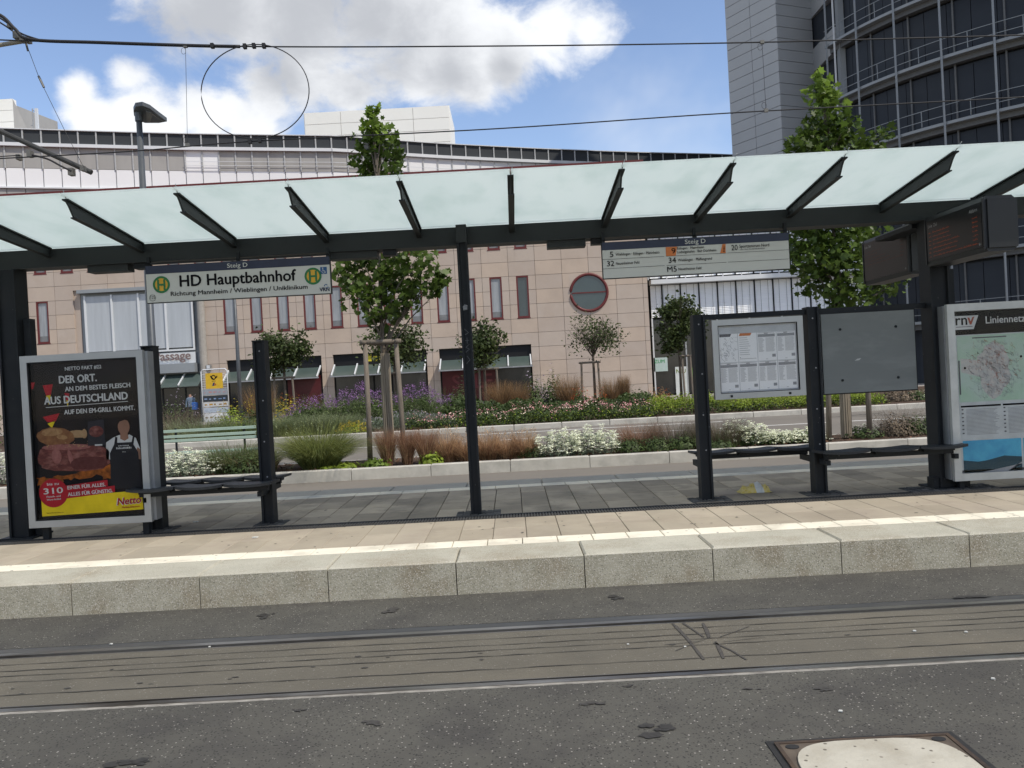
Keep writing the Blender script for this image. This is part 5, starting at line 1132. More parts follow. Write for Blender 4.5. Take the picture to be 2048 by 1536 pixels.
wire('stay_wire', [(-300,330),(0,313),(40,310)], .008, 'short doubled end of contact wire at the left frame edge', YO+.05)
for lab, a_, b_ in (('thin vertical dropper between the two wires left of the wire ring', (371,92), (375,290)), ('thin vertical dropper with small end loops in front of the tower', (1524,84), (1532,221))):
    t_ = thing('dropper', lab, 'wire dropper', at(*b_, YO)); MB().tube([at(*a_, YO), at(*b_, YO)], .0035, 5).build('dropper_wire', m_wire, t_)
    for q, sg in ((a_, 1), (b_, -1)):
        c_ = at(q[0]-4, q[1]+sg*10, YO); MB().tube([(c_.x+.035*math.cos(k_*.45), YO, c_.z+.05*math.sin(k_*.45)) for k_ in range(15)], .003, 4, False).build('end_loop', m_wire, t_)
        c_ = at(*q, YO); MB().box(c_.x-.03, c_.x+.03, YO-.02, YO+.02, c_.z-.025, c_.z+.025).build('clamp', m_ins, t_)
rcx = at(511, 184, YO); rad = at(619, 184, YO).x-rcx.x
t_ = thing('wire_ring', 'large hoop of coiled spare wire hanging between the two overhead wires', 'wire ring', rcx)
MB().tube([(rcx.x+rad*math.cos(2*math.pi*k_/64), YO-.02, rcx.z+rad*.87*math.sin(2*math.pi*k_/64)) for k_ in range(65)], .0085, 6, False).build('hoop', m_wire, t_, True)
for px_, py_ in ((425,92),(490,93),(508,92),(528,92),(500,283),(520,281)):
    c_ = at(px_, py_, YO); MB().box(c_.x-.025, c_.x+.025, YO-.04, YO+.03, c_.z-.035, c_.z+.035).build('clamp', m_wire, t_)
t_ = thing('cantilever_bracket', 'grey cantilever tube arm slanting down from the upper left edge', 'bracket', at(183, 345, YO+.3))
MB().tube([at(-220, 140, YO+.3), at(0, 262, YO+.3), at(183, 345, YO+.3)], .042, 10).build('arm', mat('tube_grey', (.055,.055,.052), .5, .2), t_)
MB().tube(catm([at(64, 310, YO), at(95, 318, YO), at(120, 331, YO), at(142, 342, YO)]), .016, 6).build('steady_arm', m_wire, t_)
for px_, py_, w_ in ((143,344,.07),(38,315,.05),(60,308,.06),(166,337,.05)):
    c_ = at(px_, py_, YO+.1); MB().box(c_.x-w_/2, c_.x+w_/2, YO+.05, YO+.16, c_.z-w_*.8, c_.z+w_*.8).build('clamp', m_ins, t_)
t_ = thing('bracket_tube', 'short pale tube with fittings reaching in at the upper left edge', 'bracket', at(55, 82, YO+.2))
MB().tube([at(-260, 150, YO+.2), at(0, 90, YO+.2), at(55, 81, YO+.2)], .034, 10).build('tube', mat('pale_tube', (.30,.28,.23), .5, .2), t_)
for px_, py_, w_ in ((36,72,.09),(48,80,.07),(58,82,.06),(22,54,.05)):
    c_ = at(px_, py_, YO+.12); MB().box(c_.x-w_/2, c_.x+w_/2, YO+.05, YO+.16, c_.z-w_*.6, c_.z+w_*.6).build('fitting', m_ins, t_)
t_ = thing('tension_wire', 'thin slanting stay wire with turnbuckle below the upper left bracket', 'wire', at(165, 335, YO+.2))
MB().tube([at(52, 86, YO+.2), at(80, 160, YO+.2), at(130, 262, YO+.2), at(165, 330, YO+.2)], .0045, 5).build('wire', m_wire, t_)
MB().tube([at(77, 152, YO+.2), at(88, 175, YO+.2)], .018, 6).build('turnbuckle', m_ins, t_); MB().tube([at(52, 86, YO+.2), at(56, 102, YO+.2)], .016, 6).build('shackle', m_ins, t_)

# ================================================================== VEGETATION
def blades(n, cx, cy, cz, base, h, spread, width=.006, droop=.25, m_=None, name='blades', parent=None, K=4, hv=.35, seed=0):
    g = np.random.default_rng(seed+int(abs(cx)*100)+n)
    a = g.uniform(0, 2*np.pi, n); rb = base*np.sqrt(g.random(n)); bx, by = cx+rb*np.cos(a), cy+rb*np.sin(a)
    a2 = a+g.normal(0, .5, n); H = h*(1-hv*g.random(n)); sp = spread*(.15+.85*g.random(n))
    t = np.linspace(0, 1, K+1)
    V = np.zeros((n, K+1, 2, 3)); yaw = g.uniform(0, 2*np.pi, n); wx_, wy_ = np.cos(yaw), np.sin(yaw)
    for i, tt_ in enumerate(t):
        r = sp*tt_**1.6; z = H*(tt_ - droop*(sp/max(spread, 1e-6))*tt_**3); w = width*(1-tt_*.85)*.5
        px_, py_ = bx+r*np.cos(a2), by+r*np.sin(a2)
        V[:, i, 0] = np.stack([px_-wx_*w, py_-wy_*w, cz+z], 1); V[:, i, 1] = np.stack([px_+wx_*w, py_+wy_*w, cz+z], 1)
    V = V.reshape(-1, 3); base_i = np.arange(n)[:, None]*(2*(K+1)); fs = []
    for i in range(K): q = 2*i; fs.append(np.concatenate([base_i+q, base_i+q+1, base_i+q+3, base_i+q+2], 1))
    return mesh_np(name, V, np.concatenate(fs), m_, parent)
LOBE = np.array([(0,-.5),(.22,-.32),(.5,-.30),(.34,-.04),(.52,.22),(.2,.2),(0,.56),(-.2,.2),(-.52,.22),(-.34,-.04),(-.5,-.30),(-.22,-.32)])
OVAL = np.array([(0,-.5),(.3,-.1),(.22,.3),(0,.5),(-.22,.3),(-.3,-.1)])
QUAD = np.array([(-.5,-.5),(.5,-.5),(.5,.5),(-.5,.5)])
def leaves(P_, size, shape, m_, name, parent, seed=0, up=.3, sv=.35, **props):
    g = np.random.default_rng(seed+len(P_)); n = len(P_); P_ = np.asarray(P_)
    N_ = g.normal(size=(n, 3)); N_[:, 2] = np.abs(N_[:, 2])+up; N_ /= np.linalg.norm(N_, axis=1)[:, None]
    R_ = g.normal(size=(n, 3)); T1 = np.cross(N_, R_); T1 /= np.linalg.norm(T1, axis=1)[:, None]; T2 = np.cross(N_, T1)
    s_ = size*(1-sv+2*sv*g.random(n))[:, None, None]
    V = P_[:, None, :] + s_*(shape[None, :, 0, None]*T1[:, None, :] + shape[None, :, 1, None]*T2[:, None, :]) + (s_*(np.abs(shape[None, :, 0, None])-.2)*.35)*N_[:, None, :]
    k_ = len(shape); return mesh_np(name, V.reshape(-1, 3), np.arange(n*k_).reshape(n, k_), m_, parent, **props)
def ell(n, c, r, shell=.5, seed=0, flat_bottom=False):
    g = np.random.default_rng(seed+n); d = g.normal(size=(n, 3)); d /= np.linalg.norm(d, axis=1)[:, None]
    rad = (shell+(1-shell)*g.random(n)**.7)
    bump = 1+.16*np.sin(5*d[:, 0]*3+seed)+.12*np.sin(11*d[:, 2]+7*d[:, 1]+seed)
    p_ = d*(rad*bump)[:, None]*np.array(r)
    if flat_bottom: p_[:, 2] = np.abs(p_[:, 2])
    return p_+np.array(c)
def ppm(Y_): return F/Y_
# --- plants: every clump is a thing of its own
def spot(px, ptop, Y_, wpx, z0=.17):
    p_ = at(px, ptop, Y_); return p_.x, Y_, z0, p_.z-z0, wpx/ppm(Y_)
def grass_clump(px, ptop, Y_, wpx, m_, label, group=None, n=420, cat='ornamental grass', width=.008, droop=.25, base=.18, z0=.17, plume=None, name='grass_clump', hv=.4, m2=None):
    x, y, z0, h, w = spot(px, ptop, Y_, wpx, z0); t_ = thing(name, label, cat, (x, y, z0), group)
    sd = int(px*13+ptop)
    blades(n, x, y, z0, w*base, h, w*.5, width, droop, m_, 'blades', t_, seed=sd, hv=hv)
    if m2: blades(n//3, x, y, z0, w*base, h*.9, w*.55, width, droop+.1, m2, 'dry_blades', t_, seed=sd+5, hv=hv)
    if plume:
        g = np.random.default_rng(sd); P_ = []
        for _ in range(plume[1]):
            a_ = g.uniform(0, 6.28); r_ = w*.5*g.random()**.6*.8; b_ = np.array([x+r_*math.cos(a_), y+r_*math.sin(a_), z0+h*g.uniform(.72, .98)])
            for q in range(plume[2]): P_.append(b_+np.array([g.normal(0,.010), g.normal(0,.010), -q*plume[3]]))
        leaves(P_, plume[4], OVAL, plume[0], 'plumes', t_, sd, up=0)
    return t_
def shrub(px, ptop, Y_, wpx, m_, label, group=None, n=700, leaf=.06, fl=None, nf=120, fs=.05, cat='shrub', z0=.17, name='shrub', depth=None, flat_f=False, shell=.45, group2=None):
    x, y, z0, h, w = spot(px, ptop, Y_, wpx, z0); t_ = thing(name, label, cat, (x, y, z0), group); sd = int(px*7+ptop); dp = depth or w*.45
    leaves(ell(n, (x, y, z0+.02), (w/2, dp, h*.92), shell, sd, True), leaf, OVAL, m_, 'foliage', t_, sd)
    mb = MB(); rj = random.Random(sd)
    for q in range(7):
        a_ = rj.uniform(0, 6.28); mb.tube([(x+.03*math.cos(a_), y+.03*math.sin(a_), z0-.02), (x+w*.25*math.cos(a_), y+dp*.5*math.sin(a_), z0+h*.7)], [.008, .003], 4)
    mb.build('stems', m_bark, t_)
    if fl:
        P_ = ell(nf*2, (x, y, z0+.02), (w/2*1.04, dp*1.04, h), .93, sd+3, True); P_ = P_[(P_[:, 2] > z0+h*.22)][:nf]
        if flat_f:   # flat flower heads, made of many small petals
            g = np.random.default_rng(sd); Q = np.repeat(P_, 9, 0); Q[:, :2] += g.normal(0, fs*.55, (len(Q), 2)); Q[:, 2] += g.normal(0, fs*.12, len(Q)); leaves(Q, fs*.5, QUAD, fl, 'flowers', t_, sd, up=2.2)
        else:
            g = np.random.default_rng(sd); Q = np.repeat(P_, 4, 0); Q += g.normal(0, fs*.3, Q.shape); leaves(Q, fs*.62, OVAL, fl, 'flowers', t_, sd, up=.5)
    return t_
Yp = 15.75
# near planter, left to right
shrub(-30, 905, Yp, 110, m_sage, 'white flowering clump left of the poster case post', n=1500, leaf=.035, fl=m_fwhite, nf=260, fs=.035, cat='flowering plant', flat_f=True, name='white_flower_clump')
shrub(372, 906, Yp-.1, 125, m_sage, 'white flowering clump just right of the poster case, under the green bench', n=1800, leaf=.035, fl=m_fwhite, nf=420, fs=.040, cat='flowering plant', flat_f=True, name='white_flower_clump')
grass_clump(470, 872, Yp+.3, 110, m_grass, 'dark green grassy clump right of the white flowers behind the double bench', n=1100, width=.011, base=.45, droop=.35, m2=m_haze)
grass_clump(505, 893, Yp, 90, m_grass, 'low mixed green and dry clump left of the second bench post', n=800, width=.014, base=.5, droop=.3, m2=m_tan)
shrub(495, 905, Yp-.4, 95, m_shrub, 'low leafy green plant at the foot of the second bench post', n=900, leaf=.045)
grass_clump(634, 822, Yp, 330, m_limeg, 'big lime green fountain grass mound right of the bench post', n=2600, width=.009, base=.10, droop=.62, hv=.45, m2=m_grass, plume=(m_palegrass, 46, 7, .035, .03))
for px_, pt, w_, lb in ((692,926,50,'small lime green leafy plant right of the fountain grass at the kerb'), (752,915,62,'pair of small bright green leafy plants before the left tree stake'), (860,905,52,'small green leafy plant between brown tufts'), (655,935,36,'tiny lime leafy seedling beside the fountain grass')):
    shrub(px_, pt, Yp-.45, w_, m_lime if px_ != 752 else m_leaft, lb, n=190, leaf=.075, name='leafy_plant', cat='plant')
for px_, pt, w_, lb in ((771,850,62,'narrow upright brown grass tuft right of the left tree stake'), (812,852,58,'narrow upright brown grass tuft, left one of a pair before the right stake'), (848,850,66,'upright brown grass tuft, right one of a pair before the broad tan grasses')):
    grass_clump(px_, pt, Yp-.3, w_, m_brown, lb, n=620, width=.007, base=.16, droop=.06, hv=.3, m2=m_tan)
for i, (px_, pt, w_, lb) in enumerate(((890,848,78,'broad tan brown grass clump, leftmost before the shelter centre post'), (930,862,80,'tan grass clump partly hidden by the shelter centre post'), (972,850,80,'tan grass clump just right of the shelter centre post'), (1012,860,76,'wispy tan grass clump with airy seed heads'), (1046,852,74,'tan grass clump beside the dark green cushion'))):
    grass_clump(px_, pt, Yp-.1, w_, m_tan, lb, n=1100, width=.009, base=.24, droop=.45, hv=.6, m2=m_brown, plume=(m_tan, 50, 4, .02, .022))
shrub(1066, 888, Yp-.15, 70, m_shrub, 'small dark green cushion between tan grass and white flowers', n=900, leaf=.032)
shrub(1118, 866, Yp-.15, 105, m_sage, 'white flowering mound, left one of the pair right of the tan grasses', n=1600, leaf=.032, fl=m_fwhite, nf=430, fs=.040, cat='flowering plant', flat_f=True, name='white_flower_clump')
shrub(1186, 860, Yp-.1, 105, m_sage, 'white flowering mound, right one of the pair right of the tan grasses', n=1600, leaf=.032, fl=m_fwhite, nf=430, fs=.040, cat='flowering plant', flat_f=True, name='white_flower_clump')
for px_, pt, lb in ((1258,874,'dark green leafy cushion right of the white mounds'), (1312,872,'dark green leafy cushion, middle one before the notice frame'), (1364,868,'dark green leafy cushion left of the notice frame post')):
    shrub(px_, pt, Yp-.2, 72, m_shrub, lb, n=1300, leaf=.038)
grass_clump(1275, 832, Yp+.55, 120, m_brown, 'reddish brown wispy grass behind the dark green cushions', n=800, width=.006, base=.3, droop=.3, m2=m_haze)
grass_clump(1345, 832, Yp+.5, 110, m_haze, 'grey brown misty grass left of the notice frame post', n=1200, width=.005, base=.4, droop=.15)
grass_clump(1435, 832, Yp+.0, 100, m_haze, 'grey brown misty grass below the timetable case', n=1600, width=.005, base=.45, droop=.1, m2=m_grass)
shrub(1432, 878, Yp-.35, 90, m_shrub, 'dark green cushion below the timetable case', n=1200, leaf=.036)
for px_, pt, lb in ((1500,852,'white flowering clump below the middle of the timetable case'), (1560,866,'white flowering clump, middle one left of the second frame post'), (1606,862,'white flowering clump touching the second frame post')):
    shrub(px_, pt, Yp-.05, 85, m_shrub, lb, n=1500, leaf=.036, fl=m_fwhite, nf=330, fs=.040, cat='flowering plant', flat_f=True, name='white_flower_clump')
shrub(1470, 843, Yp+.3, 60, m_grass, 'pale top of a white flowering plant behind the misty grass', n=500, leaf=.04, fl=m_fwhite, nf=110, fs=.034, cat='flowering plant', flat_f=True, name='white_flower_clump')
shrub(1728, 850, Yp+.2, 90, m_shrub, 'loose green plant between the right tree stakes', n=600, leaf=.05, fl=m_fwhite, nf=14, fs=.03)
shrub(1790, 822, Yp+.2, 105, m_haze, 'bushy grey brown shrub left of the big right post', n=1500, leaf=.04, shell=.3)
shrub(1835, 826, Yp+.3, 80, m_shrub, 'dark shrub touching the big right post', n=1000, leaf=.045, shell=.3)
grass_clump(1800, 800, Yp+.5, 130, m_haze, 'thin airy stems above the grey brown shrub at right', n=260, width=.005, base=.3, droop=.1)
shrub(2080, 860, Yp, 150, m_shrub, 'green shrub beyond the network map board', n=1200, leaf=.05)
g = np.random.default_rng(3)   # fallen leaves and bark on the mulch
Pm = np.stack([g.uniform(-11, 11, 2600), g.uniform(15.0, 16.85, 2600), .178+.012*g.random(2600)], 1); o = leaves(Pm, .05, QUAD*np.array([1,.4]), mat('bark_chips', (.11,.06,.035), .9, island=.6), 'bark_mulch', None, 3, up=2, kind='stuff'); tag(o, 'brown bark mulch covering the near planting strip', 'mulch', kind='stuff')
for pa, pb in (((988,939),(1012,938)),):
    pass
q_ = gz(1000, 938, .01); MB2 = MB().tube([(q_.x-.12, q_.y, .02), (q_.x+.12, q_.y+.02, .025)], .008, 5); tag(MB2.build('stick', m_wood), 'short pale stick lying by the planter kerb behind the centre post', 'stick')

# far flower bed
Z0 = .13
grass_clump(345, 806, 29, 90, m_haze, 'dry grassy clump behind the left end of the green bench', n=900, width=.012, base=.5, z0=Z0)
grass_clump(400, 818, 28, 110, m_palegrass, 'pale low grass behind the middle of the green bench', n=1000, width=.012, base=.5, z0=Z0, droop=.4)
grass_clump(480, 825, 28, 110, m_grass, 'green grass behind the right end of the green bench', n=1000, width=.014, base=.5, z0=Z0, droop=.4)
shrub(462, 808, 33, 70, m_lime, 'yellow green bushy plant below the tenant sign', n=900, leaf=.09, fl=m_fyellow, nf=90, fs=.07, z0=Z0)
shrub(505, 806, 33, 60, m_shrub, 'green plant with a yellow tinge beside the thin lamp post', n=700, leaf=.09, fl=m_fyellow, nf=50, fs=.07, z0=Z0)
shrub(350, 790, 35, 100, m_shrub, 'dark mauve dotted plant before the passage entrance', n=900, leaf=.08, fl=m_mauve, nf=70, fs=.06, z0=Z0)
grass_clump(518, 764, 36, 60, m_rust, 'rusty feathery grass half hidden by the second bench post', n=600, width=.012, base=.35, z0=Z0, droop=.05)
shrub(575, 790, 33.5, 70, m_fyellow, 'yellow orange foliage plant right of the second bench post', n=700, leaf=.09, fl=m_forange, nf=25, fs=.07, z0=Z0)
shrub(605, 798, 32.5, 80, m_shrub, 'green rounded shrub behind the pale feathery grasses', n=900, leaf=.09, z0=Z0)
for px_, pt, w_, lb in ((560,822,100,'pale green feathery grass, left one behind the fountain grass'), (618,816,105,'pale green feathery grass, middle one behind the fountain grass'), (672,818,100,'pale green feathery grass, right one beside the yellow cushion')):
    grass_clump(px_, pt, 28.3, w_, m_palegrass, lb, n=1300, width=.013, base=.4, droop=.4, z0=Z0, m2=m_grass)
shrub(706, 846, 27.3, 62, m_lime, 'bright yellow flowering cushion at the far kerb', n=500, leaf=.05, fl=m_fyellow, nf=320, fs=.05, cat='flowering plant', z0=Z0, name='yellow_flower_cushion')
# verbena: tall airy mass with purple heads
def mass(name, label, cat, x0p, x1p, tops, Y_, dY, parts):
    t_ = thing(name, label, cat, (at((x0p+x1p)/2, 800, Y_).x, Y_, Z0)); t_['kind'] = 'stuff'; g = np.random.default_rng(int(x0p)); xa_, xb_ = at(x0p, 800, Y_).x, at(x1p, 800, Y_).x
    tp = [at(p_, q, Y_).z for p_, q in tops]; tx_ = [at(p_, q, Y_).x for p_, q in tops]
    def topz(x): return np.interp(x, tx_, tp)
    for (kind_, n, size, m_, f0, f1, shape, rep, jit) in parts:
        x = g.uniform(xa_, xb_, n); y = Y_+g.uniform(-dY, dY, n); T_ = topz(x)*(1+.10*np.sin(x*3.1)+.07*np.sin(x*7.7+1)); z = Z0+(T_-Z0)*g.uniform(f0, f1, n)*(1-.25*((y-Y_)/dY)**2)
        P_ = np.stack([x, y, z], 1)
        if rep > 1: P_ = np.repeat(P_, rep, 0)+g.normal(0, jit, (n*rep, 3))
        leaves(P_, size, shape, m_, kind_, t_, int(x0p)+len(kind_), up=.4)
    return t_
v_ = mass('verbena_mass', 'drift of tall purple flowers on dark stems in the far bed', 'flowers', 575, 905, [(575,812),(640,795),(690,778),(740,778),(800,782),(850,774),(905,790)], 32, 1.3,
     [('foliage', 6500, .11, m_grass, 0, .75, OVAL*np.array([.4,1.3]), 1, 0), ('dark_foliage', 3800, .10, m_shrub, 0, .65, OVAL, 1, 0), ('flowers', 620, .045, m_fpurple, .72, 1.06, OVAL, 7, .045)])
for i in range(5):
    x_ = at(610+i*66, 800, 32).x; blades(420, x_, 32, Z0, 1.1, 1.35, 1.0, .010, .0, m_grass, 'stems', v_, seed=i, K=3, hv=.4)
mass('lavender_mass', 'grey green lavender cushions along the far kerb behind the tree stakes', 'ground cover', 728, 915, [(728,838),(760,828),(820,826),(870,822),(915,838)], 28.2, .9, [('foliage', 7000, .075, m_sage, 0, 1, OVAL*np.array([.35,1.2]), 1, 0), ('flowers', 260, .03, m_mauve, .9, 1.08, OVAL, 2, .02)])
mass('rose_mass', 'long strip of low pink roses along the far kerb', 'flowers', 815, 1300, [(815,830),(900,826),(1000,816),(1100,808),(1200,804),(1300,802)], 27.9, .8, [('foliage', 8500, .075, m_shrub, 0, .85, OVAL, 1, 0), ('light_foliage', 1500, .07, m_lime, .1, .7, OVAL, 1, 0), ('flowers', 150, .055, m_fpink, .7, 1.08, OVAL, 6, .05), ('pale_flowers', 120, .05, mat('cream_petals', (.7,.55,.45), .7), .7, 1.05, OVAL, 4, .05)])
mass('spurge_mass', 'bright lime green domed ground cover along the far kerb behind the notice cases', 'ground cover', 1300, 1752, [(1300,806),(1340,792),(1420,794),(1500,796),(1600,790),(1700,784),(1752,792)], 28.6, 1.0, [('dark_foliage', 3500, .08, m_shrub, 0, .75, OVAL, 1, 0), ('foliage', 900, .055, m_lime, .45, 1.05, OVAL, 14, .075)])
mass('shrub_mass', 'dark green low shrubs between roses and tall grasses in the far bed', 'shrubs', 885, 1300, [(885,800),(920,786),(960,800),(1050,800),(1150,800),(1250,790),(1300,786)], 31.5, 1.2, [('foliage', 9000, .10, m_shrub, 0, 1, OVAL, 1, 0)])
shrub(922, 752, 33, 36, m_leafd, 'tall slim green shrub in front of the red shop window', n=420, leaf=.10, z0=Z0, depth=.4)
shrub(905, 786, 32, 70, m_shrub, 'rounded green rose bush left of the slim shrub', n=900, leaf=.10, fl=m_fwhite, nf=12, fs=.06, z0=Z0)
for px_, pt, w_, lb in ((996,756,62,'rusty feathered reed grass, left one of the close pair before the shop'), (1032,758,58,'rusty feathered reed grass, right one of the close pair before the shop'), (1135,746,62,'rusty feathered reed grass behind the orange flowers'), (1222,750,58,'rusty feathered reed grass right of the half bare tree'), (1246,746,26,'slim rusty reed grass at the right edge of the grasses')):
    grass_clump(px_, pt, 34, w_, m_rust, lb, n=1000, width=.012, base=.22, droop=.04, z0=Z0, hv=.5, m2=m_haze)
shrub(1066, 748, 35, 54, m_shrub, 'upright dark shrub with mauve flowers between two reed grasses', n=1300, leaf=.10, fl=m_mauve, nf=40, fs=.08, z0=Z0, depth=.6)
shrub(1104, 742, 35, 46, m_shrub, 'tall dark shrub with few mauve flowers left of the middle reed grass', n=1100, leaf=.10, fl=m_mauve, nf=18, fs=.08, z0=Z0, depth=.6)
shrub(1086, 764, 35.6, 40, m_mauve, 'pale mauve flowering shrub between the two upright dark shrubs', n=500, leaf=.07, z0=Z0, depth=.5)
for px_, pt, w_, lb in ((1160,778,40,'orange flowering plant beside the half bare tree'), (1186,790,36,'low orange and red flowers right of the half bare tree'), (1205,786,26,'small dark red flowering plant before the reed grass')):
    shrub(px_, pt, 32, w_, m_shrub, lb, n=420, leaf=.08, fl=m_forange, nf=60, fs=.07, cat='flowering plant', z0=Z0, depth=.4)
shrub(1272, 776, 33, 76, m_leafd, 'loose dark shrub at the right corner of the pink building', n=900, leaf=.11, z0=Z0)
shrub(1318, 776, 33, 64, m_rust, 'rusty brown shrub left of the lime green ground cover', n=700, leaf=.09, fl=m_forange, nf=30, fs=.06, z0=Z0)
shrub(1790, 778, 29, 90, m_haze, 'brownish shrub behind the right end of the blank panel', n=1200, leaf=.08, z0=Z0)
shrub(1832, 782, 29, 60, m_shrub, 'white dotted shrub left of the big right post', n=900, leaf=.08, fl=m_fwhite, nf=40, fs=.05, z0=Z0)
shrub(1940, 780, 30, 150, m_shrub, 'green shrub beyond the network map board in the far bed', n=1500, leaf=.09, z0=Z0)
shrub(-60, 800, 31, 150, m_shrub, 'green shrub in the far bed beyond the left end post', n=1500, leaf=.09, z0=Z0)

# --- plane trees in the near planter
def plane_tree(Y_, tpx, tpy0, blobs_, label, crown_n, seed, stakes, lean=0):
    b_ = gz(tpx, tpy0, .2) if False else at(tpx, tpy0, Y_)
    t_ = thing('plane_tree', label, 'tree', (b_.x, Y_, .17), 'young plane trees in the near planter')
    rj = random.Random(seed); top = at(blobs_[0][0], blobs_[0][1], Y_)
    tp = [Vector((b_.x, Y_, .15)), Vector((b_.x+.02, Y_, 1.5)), Vector((b_.x-.02, Y_, 3.0)), Vector(((b_.x+top.x)/2, Y_+.05, (3+top.z)/2)), Vector((top.x, Y_, top.z-.1))]
    MB().tube(catm(tp, 4), [.062-.054*i/16 for i in range(17)], 9).build('trunk', m_bark, t_, True)
    mb = MB(); [mb.tube([(b_.x+.085*math.cos(q*.45), Y_+.085*math.sin(q*.45), .2), (b_.x+.01+.075*math.cos(q*.45), Y_+.075*math.sin(q*.45), 2.25)], .020, 5) for q in range(14)]; mb.build('reed_wrap', mat('reed_mat', (.30,.255,.19), .85, col2=(.19,.16,.12), scale=4, stretch=(5,5,.6)), t_, kind='stuff')
    centers = []; g = np.random.default_rng(seed); PP = []; PY = []
    for i, (px_, py_, r_) in enumerate(blobs_):
        rr = r_/ppm(Y_); off = rj.uniform(-.5, .5)*min(1.0, rr*2.2) if i > 2 else 0
        Yc = Y_+off; c = at(px_, py_, Yc); centers.append(c)
        n_ = int(crown_n*(rr**2)*5.2)
        pts = ell(n_, c, (rr*1.05, rr*.95, rr*.9), .35, seed+i)
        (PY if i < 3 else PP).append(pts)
        zb = min(c.z-.3*rr, top.z-.4); zj = max(2.2, zb-.6-abs(c.x-b_.x)*.5)
        tt_ = min(1, (zj-.15)/(top.z-.1)); jx = b_.x + (top.x-b_.x)*max(0, (zj-3)/(top.z-3) if zj > 3 else 0)
        MB().tube([Vector((jx, Y_, zj)), Vector(((jx+c.x)/2, (Y_+Yc)/2, (zj+c.z)/2+.1)), c], [.022, .014, .005], 6).build('limb', m_bark, t_)
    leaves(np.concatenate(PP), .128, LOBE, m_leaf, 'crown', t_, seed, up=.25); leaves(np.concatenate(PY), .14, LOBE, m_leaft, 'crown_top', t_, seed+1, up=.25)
    # three timber stakes with cross bars and ties: a support frame of its own
    s_ = thing('tree_stakes', stakes[0], 'tree support', (b_.x, Y_, .17), 'timber tree supports')
    zt_ = at(stakes[1][0][0], stakes[2], Y_).z; tops_ = []
    for (pb, pt_, dy) in stakes[1]:
        pb_ = at(pb, 900, Y_+dy).x; ptx = at(pt_, stakes[2], Y_+dy).x
        mb = MB(); mb.tube([(pb_, Y_+dy, .1), ((pb_+ptx)/2+.01, Y_+dy, 1.2), (ptx, Y_+dy, zt_)], [.052, .047, .044], 10); mb.build('stake', m_wood, s_, True); tops_.append(Vector((ptx, Y_+dy, zt_+.035)))
    for i in range(3):
        a_, c_ = tops_[i], tops_[(i+1) % 3]; d = (c_-a_).normalized()*.10; MB().tube([a_-d, c_+d], [.045, .043], 9).build('cross_bar', m_wood, s_, True)
    for z_ in (1.15, 1.75): MB().tube([(b_.x+.075*math.cos(q*.5), Y_+.075*math.sin(q*.5), z_) for q in range(14)], .008, 5, False).build('tie', m_tar, s_)
    return t_
T1 = [(748,222,20),(742,248,26),(766,262,24),(736,282,32),(770,290,34),(728,320,30),(765,325,42),(795,312,18),(735,350,30),(785,350,26),(752,395,55),(752,450,70),(715,512,44),(775,505,58),(830,520,42),(690,548,34),(862,560,34),(740,560,58),(800,560,50),(712,588,34),(822,598,34),(760,612,46),(872,585,20),(758,648,22),(885,548,16),(792,625,24)]
plane_tree(16.15, 768, 700, T1, 'young plane tree left of the shelter centre post, its slim top above the roof', 140, 5,
    ('weathered timber tree support with three stakes and top bars around the left plane tree', ((739,730,-.35),(808,792,-.25),(777,765,.45)), 690))
T2 = [(1645,158,20),(1640,185,30),(1662,205,34),(1652,235,44),(1625,258,30),(1690,250,30),(1650,285,48),(1610,285,26),(1705,290,34),(1745,285,24),(1772,265,18),(1640,320,55),(1720,320,40),(1580,292,16),(1650,380,80),(1660,440,80),(1600,475,34),(1650,500,55),(1710,490,50),(1610,520,36),(1680,540,55),(1745,520,40),(1640,560,40),(1715,580,45),(1765,562,32),(1680,600,30),(1800,555,14)]
T2 = [(a_, b_, c_*(1.22 if b_ > 300 else 1.1)) for a_, b_, c_ in T2]
plane_tree(15.9, 1690, 800, T2, 'young plane tree behind the notice panels, its crown in front of the grey tower', 125, 9,
    ('timber tree support with three stakes seen below the blank grey panel', ((1659,1652,-.3),(1741,1728,-.2),(1692,1690,.45)), 640))
